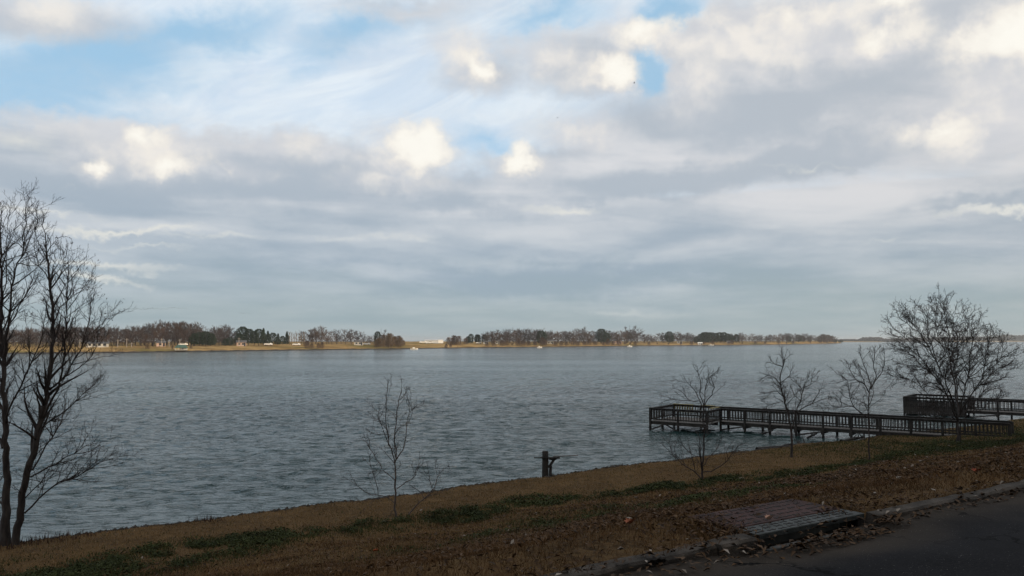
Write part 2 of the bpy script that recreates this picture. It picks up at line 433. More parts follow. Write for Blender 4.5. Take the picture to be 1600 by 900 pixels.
# ------------------------------------------------------------------ near bank and road
def bank_build(q, b):
    pos = q.node('ShaderNodeTexCoord').outputs['Object']
    f = q.ss(q.noise(pos, 1.1, 5, 0.65), 0.35, 0.65)
    c = q.mix(f, (0.040, 0.024, 0.011, 1), (0.105, 0.062, 0.026, 1))
    f2 = q.ss(q.noise(pos, 14.0, 3, 0.6), 0.35, 0.65)
    c = q.mix(q.m('MULTIPLY', f2, 0.6), c, (0.150, 0.092, 0.040, 1))
    q.put(b.inputs['Base Color'], c); b.inputs['Roughness'].default_value = 1.0; b.inputs['Specular IOR Level'].default_value = 0.1
    bp = q.node('ShaderNodeBump'); bp.inputs['Distance'].default_value = 0.05; bp.inputs['Strength'].default_value = 0.8
    q.put(bp.inputs['Height'], q.noise(pos, 22.0, 4, 0.7)); q.put(b.inputs['Normal'], bp.outputs[0])
BANK = material('dormant_lawn_soil', bank_build)
us = np.concatenate([np.arange(-90, -26, 2.0), np.arange(-26, 62, 0.22), np.arange(62, 420, 3.0)])
vs2 = np.concatenate([np.array([4.50]), np.arange(4.62, 25.9, 0.22), np.arange(25.9, 28.6, 0.07), np.array([29, 30, 31])])
U, Vv = np.meshgrid(us, vs2)
Xb, Yb = xy(U, Vv)
Zb = bank_z(U, Vv)
Zb = np.where((U > 5.45) & (U < 7.4) & (Vv < 5.2), 3.95, Zb)              # hollow under the storm drain
nr, nc = U.shape
i = np.arange(nr - 1)[:, None] * nc; j = np.arange(nc - 1)[None, :]
F = np.stack([i + j, i + j + 1, i + nc + j + 1, i + nc + j], axis=-1).reshape(-1, 4)
me = np_mesh('bank', np.stack([Xb, Yb, Zb], -1).reshape(-1, 3), F, BANK, smooth=True)
me.materials.append(SOIL)
edge = (Vv[:-1, :-1] - shore_shift(U[:-1, :-1]) > 26.74).ravel()
me.polygons.foreach_set('material_index', edge.astype(np.int32))
tag(link('grass_bank', me), 'sloping bank of dormant brown grass above the lake', kind='structure')

def asphalt_build(q, b):
    pos = q.node('ShaderNodeTexCoord').outputs['Object']
    ux_, vy_, _ = q.sep(pos)
    n1 = q.noise(pos, 0.7, 4, 0.6); n2 = q.noise(pos, 55.0, 3, 0.7); n3 = q.noise(pos, 75.0, 1, 0.5)
    c = q.mix(q.ss(n1, 0.3, 0.7), (0.010, 0.0102, 0.012, 1), (0.020, 0.020, 0.022, 1))
    c = q.mix(q.m('MULTIPLY', q.ss(n2, 0.45, 0.75), 0.5), c, (0.04, 0.039, 0.039, 1))
    grit = q.ss(q.m('ADD', vy_, q.m('MULTIPLY', q.m('SUBTRACT', n1, 0.5), 1.1)), 3.55, 4.35)
    c = q.mix(q.m('MULTIPLY', grit, 0.8), c, (0.052, 0.042, 0.033, 1))      # sandy grit along the kerb
    c = q.mix(q.ss(n3, 0.72, 0.80), c, (0.20, 0.19, 0.18, 1))
    vor = q.node('ShaderNodeTexVoronoi', feature='DISTANCE_TO_EDGE'); vor.inputs['Scale'].default_value = 0.55
    q.put(vor.inputs['Vector'], q.v('ADD', pos, q.v('SCALE', q.noise(pos, 1.6, 4, 0.6, out='Color'), s=0.9)))
    crack = q.m('MULTIPLY', q.ss(vor.outputs[0], 0.004, 0.016, 1.0, 0.0), q.ss(q.noise(pos, 0.45, 2, 0.5), 0.45, 0.6))
    c = q.mix(crack, c, (0.003, 0.003, 0.003, 1))
    q.put(b.inputs['Base Color'], c)
    b.inputs['Roughness'].default_value = 1.0; b.inputs['Specular IOR Level'].default_value = 0.06
    bp = q.node('ShaderNodeBump'); bp.inputs['Distance'].default_value = 0.01; bp.inputs['Strength'].default_value = 0.7
    q.put(bp.inputs['Height'], n2); q.put(b.inputs['Normal'], bp.outputs[0])
ASPHALT = material('dark_asphalt', asphalt_build)
ru = np.concatenate([np.arange(-90, -4, 4.0), np.arange(-4, 16, 0.35), np.arange(16, 420, 4.0)])
rv = np.array([-4.2, -3.5, -2, -1, 0, 1, 2, 3, 3.5, 4.0, 4.3, 4.45, 4.66])
V = []; Fq = []
for v in rv:
    for u in ru:
        V.append((u, v, 0.03 * (1 - (v / 4.2) ** 2) - 0.012 + 0.008 * sin(u * 1.3 + v) - (0.005 if v > 4.2 else 0) - 0.085 * math.exp(-((u - 6.4) / 1.1) ** 4) * max(0, min(1, (v - 3.6) * 1.4))))
nc = len(ru)
for a in range(len(rv) - 1):
    for c in range(nc - 1): Fq.append((a * nc + c, a * nc + c + 1, (a + 1) * nc + c + 1, (a + 1) * nc + c))
road = mesh_obj('road', V, Fq, ASPHALT, smooth=True)
road.location = (0, 0, ROAD_Z); road.rotation_euler = (0, 0, TH)
tag(road, 'dark asphalt lakeside road with a gritty edge', kind='structure')
# land on the other side of the road, behind the camera
V = [(-90, -4.1, 0), (420, -4.1, 0), (420, -260, 1.0), (-90, -260, 1.0)]
vg = mesh_obj('verge', V, [(0, 3, 2, 1)], BANK); vg.location = (0, 0, ROAD_Z - 0.03); vg.rotation_euler = (0, 0, TH)
tag(vg, 'grass verge across the road behind the camera', kind='structure')

# kerb: old broken lengths of concrete
kerb = tag(link('kerb', None, None, (0, 0, ROAD_Z), TH), 'low worn concrete kerb along the road edge', kind='structure')
kr = random.Random(3)
def kerb_piece(u0, u1, w=0.19, h=0.035, v0=4.48):
    n = max(3, int((u1 - u0) / 0.22)); Vk = []; Fk = []
    for a in range(n + 1):
        u = u0 + (u1 - u0) * a / n
        j1, j2, j3 = (kr.uniform(-1, 1) for _ in range(3)); hh = h + 0.012 * j1
        for (v, z) in ((0 + .012 * j2, -0.10), (0.008 + .012 * j2, hh - 0.02), (0.035, hh), (w - 0.02 + .02 * j3, hh + 0.01), (w + .02 * j3, -0.06)):
            Vk.append((u, v0 + v, z))
    for a in range(n):
        for c in range(4): Fk.append((a * 5 + c, (a + 1) * 5 + c, (a + 1) * 5 + c + 1, a * 5 + c + 1))
    Fk.append((0, 1, 2, 3, 4)); Fk.append(tuple(n * 5 + c for c in (4, 3, 2, 1, 0)))
    o = mesh_obj('kerb_stone', Vk, Fk, CONCRETE, kerb)
    return o
u = -30.0
while u < 60:
    L = kr.uniform(1.6, 3.0)
    if u + L < 5.60 or u > 7.3:
        if u < 5.60 < u + L: L = 5.60 - u
        kerb_piece(u, u + L, w=kr.uniform(.16, .20), h=kr.uniform(.008, .022) + (.018 if u > 7 else 0), v0=float(np.interp(u, [3, 11], [4.52, 4.36])) + kr.uniform(-.02, .02))
        u += L + 0.012
    elif u < 5.60: kerb_piece(u, 5.60); u = 7.32
    else: u = 7.32

# ------------------------------------------------------------------ bare trees
def catmull(P, n):
    P = np.asarray(P, dtype=float)
    if len(P) < 3: return np.stack([np.interp(np.linspace(0, 1, n), np.linspace(0, 1, len(P)), P[:, c]) for c in range(3)], 1)
    Q = np.vstack([2 * P[0] - P[1], P, 2 * P[-1] - P[-2]])
    seg = np.linalg.norm(np.diff(P, axis=0), axis=1); cum = np.concatenate([[0], np.cumsum(seg)]) / seg.sum()
    out = []
    for t in np.linspace(0, 1, n):
        k = min(np.searchsorted(cum, t, side='right') - 1, len(P) - 2); f = (t - cum[k]) / max(cum[k + 1] - cum[k], 1e-9)
        a, b, c, d = Q[k], Q[k + 1], Q[k + 2], Q[k + 3]
        out.append(0.5 * ((2 * b) + (c - a) * f + (2 * a - 5 * b + 4 * c - d) * f * f + (3 * b - a - 3 * c + d) * f ** 3))
    return np.array(out)

def shoot(tb, r, p, d, L, rad, level, o, tips=None):
    """a twig from p along d, with its own twigs"""
    n = 5 if level > 0 else 4
    pts = [np.array(p)]; dd = np.array(d) / np.linalg.norm(d)
    for k in range(n - 1):
        dd = dd + np.array([r.gauss(0, o['wig']), r.gauss(0, o['wig']), r.gauss(0, o['wig']) + o['up'] * 0.12])
        dd /= np.linalg.norm(dd); pts.append(pts[-1] + dd * L / (n - 1))
    rr = np.linspace(rad, max(rad * 0.4, o['rmin'] * 0.7), n)
    tb.add(pts, rr, 3)
    if tips is not None: tips.append(pts[-1]); tips.append(pts[-2])
    if level > 0:
        m = max(1, int(round(L / o['gap'][level] * r.uniform(0.8, 1.2))))
        for a in range(m):
            t = 0.18 + 0.8 * (a + r.random()) / m
            k = min(int(t * (n - 1)), n - 2); q = pts[k] + (pts[k + 1] - pts[k]) * (t * (n - 1) - k)
            base = pts[k + 1] - pts[k]; base /= np.linalg.norm(base)
            sd = np.array([r.gauss(0, 1), r.gauss(0, 1), r.gauss(0, 1)]); sd -= base * sd.dot(base); sd /= np.linalg.norm(sd)
            an = r.uniform(0.45, 0.95)
            nd = base * cos(an) + sd * sin(an) + np.array([0, 0, o['up'] * 0.35])
            shoot(tb, r, q, nd, L * r.uniform(0.38, 0.68) * (1.1 - 0.45 * t), max(rad * 0.55, o['rmin']), level - 1, o, tips)

def traced_tree(name, base, limbs, label, o, bark, twigbark, seed, cat='tree', group=None, leaves=0, leafmat=None, scale_r=1.0):
    """limbs: (start radius m, [picture points]) laid out at the tree's own distance, spread in depth"""
    r = random.Random(seed)
    root = thing(name, base, label, cat, group)
    tb = Tubes(); cr = Tubes(); tips = []
    placed = []                                              # (x, z, depth offset)
    bx, by, bz = base
    for li, (r0, pts) in enumerate(limbs):
        W = [on_y(px, py, by) for px, py in pts]
        L2 = [(w.x - bx, w.z - bz) for w in W]
        if li == 0: y0 = 0.0; slope = 0.0
        else:
            x0, z0 = L2[0]; near = min(placed, key=lambda q: (q[0] - x0) ** 2 + (q[1] - z0) ** 2); y0 = near[2]
            slope = r.choice([-1, 1]) * r.uniform(0.1, o.get('deep', 0.7)) * (0.35 if r0 > .1 else 1)
        P = []; run = 0.0
        for k, (x, z) in enumerate(L2):
            if k: run += math.hypot(x - L2[k - 1][0], z - L2[k - 1][1])
            yo = y0 + slope * min(run, 3.5) + r.gauss(0, 0.03 * min(run, 2)); w = on_y(*pts[k], by + yo)   # keeps its bearing at its own depth
            P.append((w.x - bx, yo, w.z - bz))
        n = max(6, int(run / o['step']))
        S = catmull(P, n)
        S[1:-1] += np.array([[r.gauss(0, o['jit']) for _ in range(3)] for _ in range(n - 2)])
        R = r0 * (1 - np.linspace(0, 1, n)) ** 0.8 * 0.93 + np.maximum(o['rmin'] * 1.3, 0.06 * r0)
        if li == 0 and o.get('flare'): R *= 1 + o['flare'] * np.exp(-np.linspace(0, 1, n) * 14)
        tb.add(S, R * (max(scale_r, .72) if r0 > .1 else scale_r), 7 if r0 > 0.05 else 5)
        placed += [(p[0], p[2], p[1]) for p in S]
        # shoots along the limb, and second-order branches with shoots of their own
        runs = [(S, R, run, o.get('bare', 0.3) if li == 0 else 0.12)]
        for a in range(int(round(o.get('sec', 0) * run * (0.0 if li == 0 and o.get('bare', .3) > .9 else 1.0)))):
            t = r.uniform(0.3 if li else max(.35, o.get('bare', .3)), 0.95); k = min(int(t * (n - 1)), n - 2)
            bd = S[k + 1] - S[k]; bd /= max(np.linalg.norm(bd), 1e-6)
            sd = np.array([r.gauss(0, 1), r.gauss(0, 1), r.gauss(0, .6)]); sd -= bd * sd.dot(bd); sd /= np.linalg.norm(sd)
            an = r.uniform(.45, 1.0); dd = bd * cos(an) + sd * sin(an); L = min(run * .5, o.get('seclen', 1.6)) * r.uniform(.5, 1.0) * (1.15 - .5 * t)
            Q = [S[k]]
            for b_ in range(6):
                dd = dd + np.array([r.gauss(0, .13), r.gauss(0, .13), r.gauss(0, .10) + .10 * o['up']]); dd /= np.linalg.norm(dd); Q.append(Q[-1] + dd * L / 6)
            Q = np.array(Q); RQ = np.linspace(max(R[k] * .5, o['rmin'] * 1.8), o['rmin'] * 1.2, 7)
            tb.add(Q, RQ, 4); runs.append((Q, RQ, L, 0.15))
        for (S_, R_, run_, t0) in runs:
            n_ = len(S_); m = max(1, int(run_ * (1 - t0) / o['gap'][3]))
            for a in range(m):
                t = t0 + (1 - t0) * ((a + r.random()) / m) ** 0.75
                k = min(int(t * (n_ - 1)), n_ - 2); f = t * (n_ - 1) - k
                bd = S_[k + 1] - S_[k]; bd /= max(np.linalg.norm(bd), 1e-6)
                sd = np.array([r.gauss(0, 1), r.gauss(0, 1), r.gauss(0, 0.7)]); sd -= bd * sd.dot(bd); sd /= np.linalg.norm(sd)
                an = r.uniform(0.4, 1.05)
                nd = bd * cos(an) + sd * sin(an) + np.array([0, 0, o['up'] * 0.3])
                LL = min(o['lmax'], max(0.18, run_ * 0.42)) * r.uniform(0.4, 1.0) * (1.05 - 0.35 * t)
                shoot(cr, r, S_[k] + (S_[k + 1] - S_[k]) * f, nd, LL, max(min(R_[k] * 0.4, 0.012), o['rmin'] * 1.2), o['levels'], o, tips)
            for a in range(o.get('tipn', 3)):
                nd = S_[-1] - S_[-2]; nd = nd / np.linalg.norm(nd) + np.array([r.gauss(0, .35) for _ in range(3)])
                shoot(cr, r, S_[-1], nd, o['lmax'] * r.uniform(.2, .5), max(min(R_[-1], .012), o['rmin']), o['levels'], o, tips)
    link('trunk', tb.mesh('trunk', bark), root)
    link('crown', cr.mesh('crown', twigbark), root)
    if leaves:
        LV = []; LF = []
        for a in range(leaves):
            p = np.array(r.choice(tips)) + np.array([r.gauss(0, .03) for _ in range(3)])
            if o.get('leafbox') and not o['leafbox'](p): continue
            s = r.uniform(0.018, 0.04); ax = np.array([r.gauss(0, 1) for _ in range(3)]); ax /= np.linalg.norm(ax)
            bx_ = np.cross(ax, [r.gauss(0, 1) for _ in range(3)]); bx_ /= np.linalg.norm(bx_); q = len(LV)
            LV += [p, p + ax * s + bx_ * s * .4, p + ax * 2 * s, p + ax * s - bx_ * s * .4]; LF += [(q, q + 1, q + 2), (q, q + 2, q + 3)]
        link('dead_leaves', np_mesh('dead_leaves', LV, LF, leafmat), root)
    return root

DEADLEAF = mottled('dead_leaf', (0.030, 0.018, 0.012), (0.085, 0.045, 0.026), 3.0, 0.8, island=0.7)

def crop(ox, oy, s): return lambda pts: [(ox + x / s, oy + y / s) for x, y in pts]
base = on_bank(14, 852)
LEFT = [(0.15, [(8, 856), (10, 760), (9, 700), (8, 640), (6, 580), (3, 500), (2, 440), (1, 390), (2, 335)]),
        (0.15, [(24, 852), (33, 787), (43, 740), (55, 697), (63, 657), (72, 623), (78, 580), (83, 527), (82, 480), (77, 430), (72, 390), (66, 352)]),
        (0.055, [(63, 657), (80, 630), (90, 607), (97, 580), (100, 540), (103, 493), (107, 447), (108, 392)]),
        (0.05, [(9, 665), (17, 630), (33, 603), (43, 580), (50, 567), (67, 523), (73, 480)]),
        (0.06, [(5, 565), (7, 553), (13, 507), (17, 467), (22, 427), (37, 390), (40, 347), (42, 308)]),
        (0.035, [(10, 520), (20, 500), (33, 473), (50, 440), (55, 415)]),
        (0.045, [(38, 802), (52, 788), (67, 773), (90, 753), (110, 750), (140, 733), (172, 711)]),
        (0.04, [(48, 745), (65, 735), (83, 727), (113, 710), (147, 690)]),
        (0.04, [(50, 735), (70, 700), (87, 677), (97, 660), (107, 637), (130, 617), (150, 597)]),
        (0.035, [(66, 668), (85, 652), (105, 640), (128, 612)]),
        (0.03, [(78, 610), (100, 590), (118, 560), (127, 545), (140, 493), (143, 455)]),
        (0.025, [(100, 590), (130, 570), (150, 545), (156, 500)]),
        (0.03, [(82, 510), (95, 480), (112, 460), (126, 430)]),
        (0.03, [(33, 787), (50, 765), (70, 745), (85, 715), (98, 700)]),
        (0.06, [(4, 700), (-20, 640), (-45, 580), (-60, 500), (-65, 420)]),
        (0.05, [(3, 560), (-15, 500), (-28, 440), (-30, 370)]),
        (0.05, [(6, 790), (-30, 750), (-70, 720), (-110, 690)]),
        (0.04, [(5, 640), (-40, 610), (-80, 560), (-100, 510)]),
        (0.05, [(-2, 850), (-6, 760), (-20, 690), (-40, 640)]),
        (0.025, [(3, 470), (12, 430), (8, 380), (16, 325)]),
        (0.022, [(77, 440), (60, 410), (52, 380), (58, 345)])]
lx = lambda p: p[0] > 0.7 and 6.2 < p[2] < 9.0
traced_tree('bare_tree', base, LEFT, 'tall bare tree with two leaning trunks at the lake edge, cut by the left frame', dict(step=.22, jit=.018, wig=.16, up=.5, gap=[0, .13, .17, .14], levels=2, lmax=.9, rmin=.0034, sec=3.2, seclen=1.5, tipn=3, bare=.28, flare=.55, deep=.55, leafbox=lx), BARK, TWIG, 21, scale_r=.6, leaves=1500, leafmat=DEADLEAF)

k = crop(1360, 440, 3.2125)
RIGHT = [(0.17, k([(450, 815), (445, 760), (440, 690)])),
         (0.075, k([(440, 700), (380, 560), (310, 460), (250, 380), (190, 290), (130, 250), (92, 200)])),
         (0.08, k([(440, 690), (390, 540), (340, 420), (290, 330), (240, 250), (200, 190), (178, 140)])),
         (0.09, k([(445, 680), (420, 520), (400, 390), (390, 250), (370, 150), (380, 75)])),
         (0.07, k([(445, 660), (430, 500), (415, 400), (405, 330), (450, 230), (470, 150)])),
         (0.07, k([(450, 670), (470, 550), (500, 450), (500, 350), (520, 260), (535, 215)])),
         (0.07, k([(455, 660), (510, 560), (560, 470), (580, 370), (600, 290), (610, 235)])),
         (0.05, k([(455, 675), (540, 590), (580, 510), (620, 450), (670, 425), (695, 385)])),
         (0.04, k([(440, 700), (360, 640), (280, 560), (220, 500), (160, 480), (105, 470)])),
         (0.03, k([(445, 705), (520, 650), (600, 600), (640, 575)])),
         (0.03, k([(440, 715), (370, 680), (310, 640), (270, 640)])),
         (0.04, k([(310, 460), (230, 390), (170, 350), (125, 330)])),
         (0.04, k([(340, 420), (300, 300), (290, 200), (300, 110)])),
         (0.035, k([(400, 390), (340, 280), (330, 190), (330, 100)])),
         (0.035, k([(560, 470), (640, 400), (660, 330), (650, 280)])),
         (0.03, k([(420, 520), (350, 470), (290, 430), (230, 420), (180, 400)])),
         (0.03, k([(250, 380), (190, 330), (140, 300)])),
         (0.03, k([(430, 420), (440, 320), (420, 230), (430, 140)])),
         (0.03, k([(240, 250), (160, 190), (130, 150), (120, 130)])),
         (0.03, k([(500, 400), (560, 330), (570, 270)])), (0.03, k([(470, 560), (420, 470), (440, 380), (480, 300), (490, 220)]))]
base = on_bank(1500, 692)
traced_tree('bare_tree', base, RIGHT, 'bushy rounded bare tree standing beside the landward end of the pier', dict(step=.3, jit=.03, wig=.22, up=.2, gap=[0, .15, .19, .15], levels=2, lmax=.95, rmin=.0060, bare=.95, flare=.3, deep=.8, tipn=4, sec=4.6, seclen=1.5), BARK, TWIG, 5, scale_r=.5)

so = dict(step=.14, jit=.012, wig=.2, up=.25, gap=[0, .12, .14, .14], levels=1, lmax=.55, rmin=.0042, sec=2.6, seclen=1.0, bare=.25, flare=.2, deep=.6)
k = crop(540, 580, 3.75)
S1 = [(0.03, k([(298, 855), (290, 770), (292, 640), (290, 540), (295, 500), (288, 420), (292, 340), (300, 250), (310, 180), (325, 130), (330, 70)])),
      (0.016, k([(288, 540), (275, 470), (250, 430), (245, 370), (235, 280), (237, 170), (248, 60)])), (0.015, k([(297, 515), (330, 470), (350, 400), (358, 330), (375, 240), (440, 190)])),
      (0.012, k([(276, 475), (240, 400), (215, 330), (192, 270), (198, 225)])), (0.012, k([(290, 640), (250, 600), (215, 575), (160, 590)])), (0.012, k([(298, 690), (350, 650), (400, 630), (420, 570), (430, 515)])),
      (0.013, k([(292, 775), (230, 730), (160, 725), (90, 690), (15, 635)])), (0.02, k([(366, 842), (420, 780), (460, 745), (510, 700), (540, 620), (560, 580), (600, 560)])), (0.01, k([(460, 745), (430, 700), (395, 680)])),
      (0.009, k([(375, 240), (368, 170)])), (0.009, k([(190, 728), (180, 660), (150, 560), (140, 500)])), (0.009, k([(215, 575), (170, 500), (115, 390)])), (0.008, k([(245, 370), (190, 370), (120, 345)])), (0.008, k([(510, 700), (490, 620), (480, 560)])),
      (0.007, k([(288, 800), (250, 860)]))]
so1 = dict(so, lmax=.5, rmin=.0032, gap=[0, .12, .16, .12], sec=2.4, seclen=.9, tipn=3)
traced_tree('bare_sapling', on_bank(620, 809), S1, 'spindly bare sapling with two thin stems above the green weeds', so1, PALEBARK, TWIG, 31, group=None)
k = crop(1000, 560, 4.5)
S2 = [(0.036, k([(435, 865), (437, 770), (445, 700), (450, 600), (450, 500), (450, 400), (455, 320), (460, 220), (470, 150), (480, 90)])),
      (0.02, k([(432, 855), (390, 800), (310, 755), (270, 710), (230, 675), (170, 620)])), (0.018, k([(440, 800), (500, 795), (560, 760), (620, 710), (650, 660), (705, 605)])), (0.03, k([(437, 790), (425, 690), (420, 600), (410, 530)])),
      (0.014, k([(440, 760), (480, 700), (540, 640), (575, 560)])), (0.014, k([(450, 330), (420, 250), (430, 180), (400, 100), (375, 50)])), (0.014, k([(455, 330), (500, 260), (520, 200), (500, 130), (548, 85)])), (0.013, k([(450, 360), (390, 230), (340, 180), (320, 150)])),
      (0.012, k([(422, 690), (370, 680), (310, 620), (280, 560)])), (0.011, k([(410, 300), (355, 300), (300, 240), (240, 210)])), (0.009, k([(355, 300), (250, 290), (160, 265)])), (0.009, k([(270, 710), (220, 640), (200, 570)])), (0.009, k([(620, 710), (610, 650), (640, 600)])), (0.008, k([(390, 800), (365, 700), (350, 640)]))]
traced_tree('bare_sapling', on_bank(1096, 751), S2, 'bare sapling with low arching branches in front of the pier platform', so, TWIG, TWIG, 32)
k = crop(1160, 540, 4.5)
S3 = [(0.055, k([(348, 790), (348, 700), (345, 600), (335, 550), (320, 480), (300, 400), (285, 340), (270, 280), (268, 220), (285, 150), (295, 110), (330, 70)])),
      (0.03, k([(345, 600), (365, 520), (380, 450), (410, 390), (425, 320), (440, 260), (465, 220)])), (0.022, k([(382, 470), (430, 440), (490, 410), (540, 385), (600, 370)])), (0.014, k([(425, 320), (400, 280), (350, 240)])), (0.014, k([(290, 360), (240, 320), (190, 340), (160, 370)])),
      (0.014, k([(270, 280), (230, 230), (180, 210), (130, 240)])), (0.014, k([(285, 150), (230, 130), (195, 95)])), (0.012, k([(292, 125), (275, 40)])), (0.012, k([(300, 400), (240, 400), (180, 420), (150, 440)])), (0.012, k([(490, 410), (530, 340), (560, 300)])), (0.011, k([(430, 300), (480, 270), (490, 200)])), (0.011, k([(270, 260), (330, 210), (350, 160)])), (0.011, k([(410, 390), (370, 350), (350, 310)]))]
so3 = dict(so, lmax=.65, gap=[0, .12, .16, .11], levels=1, rmin=.0048, sec=3.6, seclen=1.15)
traced_tree('bare_sapling', on_bank(1237, 715), S3, 'forked bare sapling with a thick trunk by the middle of the pier', so3, BARK, TWIG, 33)
S4 = [(0.030, k([(893, 805), (890, 650), (887, 500), (888, 400), (890, 330), (905, 280), (880, 200), (850, 120), (820, 40)])),
      (0.02, k([(890, 330), (860, 270), (800, 240), (750, 150), (735, 120)])), (0.02, k([(898, 305), (940, 230), (925, 150), (930, 20)])), (0.015, k([(930, 250), (980, 190), (1000, 110), (1000, 60)])),
      (0.018, k([(887, 510), (830, 470), (780, 420), (750, 330), (740, 250), (690, 200)])), (0.016, k([(830, 475), (780, 430), (700, 430), (640, 430), (600, 395)])), (0.012, k([(887, 430), (850, 400), (800, 380)])), (0.014, k([(890, 420), (905, 390), (920, 340), (920, 300)])),
      (0.011, k([(790, 240), (740, 240), (670, 260)])), (0.011, k([(860, 270), (830, 200), (790, 130)])), (0.01, k([(700, 430), (690, 380), (650, 340)]))]
traced_tree('bare_sapling', on_bank(1358, 719), S4, 'slim bare sapling with a fan of upright twigs left of the bushy tree', dict(so3, lmax=.6, sec=3.0), TWIG, TWIG, 34)

# ------------------------------------------------------------------ piers
MESH = {}
def board(sx, sy, sz, mat, bev=0.0):
    key = (round(sx, 3), round(sy, 3), round(sz, 3), mat.name, bev)
    if key not in MESH: MESH[key] = box_mesh('board', *key[:3], mat, bev)
    return MESH[key]
def put(name, parent, me, loc, rot=(0, 0, 0)):
    o = link(name, me, parent, loc); o.rotation_euler = rot; return o
def bar(name, parent, p, q, w, h, mat):
    """a squared timber from p to q"""
    p = Vector(p); q = Vector(q); d = q - p
    o = link(name, board(d.length, w, h, mat, 0.0), parent, (p + q) / 2)
    o.rotation_euler = (0, -math.asin(d.z / d.length), math.atan2(d.y, d.x)); return o

pr = random.Random(9)
POSTS = {}
def rail_run(P, a, b, deck, rail, gap, post_every, posts_from, base_z, dense=False, mat=WOOD, skip_posts=False):
    """railing between two deck points: posts, cap, two rails, balusters"""
    a = Vector((*a, 0)); b = Vector((*b, 0)); d = b - a; L = d.length; e = d / L; rz = math.atan2(e.y, e.x)
    n = max(1, round(L / post_every))
    for kx in range(n + 1):
        if skip_posts and kx in (0, n): continue
        p = a + d * kx / n
        if any((Vector(q) - p).length < 0.25 for q in POSTS.setdefault(P.name, [])): continue
        POSTS[P.name].append(tuple(p)); zb = base_z(p); ht = deck + rail - 0.05 - zb
        put('post', P, board(0.13, 0.13, round(ht, 2), mat, 0.008), (p.x, p.y, zb + ht / 2), (0, 0, rz))
    m = max(1, round(L / 3.4))
    for kx in range(m):
        p = a + d * (kx + .5) / m; ll = L / m - 0.01
        put('top_rail', P, board(ll, 0.19, 0.045, mat), (p.x, p.y, deck + rail - 0.0225 + pr.uniform(-.004, .004)), (0, pr.uniform(-.004, .004), rz))
        put('upper_rail', P, board(ll, 0.045, 0.10, mat), (p.x, p.y, deck + rail - 0.1), (0, 0, rz))
        put('bottom_rail', P, board(ll, 0.045, 0.08, mat), (p.x, p.y, deck + 0.13), (0, 0, rz))
    nb = int(L / gap)
    for kx in range(nb):
        p = a + e * (kx + 0.5) * L / nb
        put('baluster', P, board(0.05, 0.036, rail - 0.10, mat), (p.x, p.y, deck + 0.07 + (rail - 0.10) / 2), (0, pr.uniform(-.02, .02), rz))

def deck_run(P, x0, x1, y0, y1, deck, mat, across=True, extra=None):
    L = x1 - x0; n = round(L / 0.15)
    for kx in range(n):
        x = x0 + (kx + .5) * L / n
        put('deck_plank', P, board(L / n - 0.008, y1 - y0 + 0.06, 0.038, mat), (x, (y0 + y1) / 2 + pr.uniform(-.015, .015), deck - 0.019 + pr.uniform(-.003, .003)))
    for y in (y0 + 0.03, (y0 + y1) / 2, y1 - 0.03):
        put('stringer', P, board(L - 0.02, 0.05, 0.19, WOOD), ((x0 + x1) / 2, y, deck - 0.136))

def make_pier(origin, direction, label, width, length, head, deck, rail, gap, post_every, shade_boards=False, spur=False):
    """local x runs out over the lake, local y away from the camera; head = (x0, x1, y0, y1) of the end platform"""
    rz = math.atan2(direction.y, direction.x)
    P = thing('wooden_pier', (origin.x, origin.y, 0.0), label, 'pier', None, rz)
    cz, sz = cos(rz), sin(rz)
    flip = -1.0                                              # y axis of this frame points to the camera side
    def base_z(p):
        wx = origin.x + p.x * cz - p.y * sz; wy = origin.y + p.x * sz + p.y * cz
        u, v = uv(wx, wy); return max(-0.9, float(bank_z(u, v)) - 0.25) if v < 28.5 else -0.9
    x0, x1, y0, y1 = head
    near, farr = 0.0, -width
    rail_run(P, (0, near), (x0, near), deck, rail, gap, post_every, 0, base_z)
    rail_run(P, (0, farr), (x0 + 0.02, farr), deck, rail, gap, post_every * 1.35, 0, base_z)
    deck_run(P, 0.0, x0, farr, near, deck, DECKW)
    deck_run(P, x0, x1, y0, y1, deck, DECKW)
    c = [(x0, near), (x0, y1), (x1, y1), (x1, y0), (x0, y0), (x0, farr)]
    for kx in range(5):
        a, b = Vector((*c[kx], 0)), Vector((*c[kx + 1], 0))
        if (b - a).length > 0.4: rail_run(P, c[kx], c[kx + 1], deck, rail, gap, post_every, 0, base_z, skip_posts=False)
    if shade_boards:  # solid dark boards added for the shade among rails and underside
        for (a, b) in ((Vector((x0, y1 + .05, 0)), Vector((x1, y1 + .05, 0))), (Vector((x1 + .05, y1, 0)), Vector((x1 + .05, y0, 0)))):
            d = b - a; n = round(d.length / 0.15)
            for kx in range(n):
                p = a + d * (kx + .5) / n
                put('shade_board', P, board(0.135, 0.025, deck + rail - 0.36, WOOD), (p.x, p.y, 0.14 + (deck + rail - 0.36) / 2), (0, pr.uniform(-.006, .006), math.atan2(d.y, d.x)))
    # bracing under the deck
    n = round(x0 / post_every)
    for kx in range(1, n):
        xx = x0 * kx / n
        put('cross_beam', P, board(0.06, width + 0.1, 0.19, WOOD), (xx + 0.1, -width / 2, deck - 0.33))
        if kx % 3 == 0 and base_z(Vector((xx, 0, 0))) < -0.5:
            bar('cross_brace', P, (xx, 0.02, deck - 0.25), (xx + post_every * .9, 0.02, 0.08), 0.04, 0.09, WOOD)
    for (a, b) in (((x1 - .1, y1 - .03, 0.05), (x1 - 1.0, y1 - .03, deck - .2)), ((x1 - 1.9, y1 - .03, 0.05), (x1 - 1.1, y1 - .03, deck - .2))):
        bar('cross_brace', P, a, b, 0.04, 0.09, WOOD)
    return P

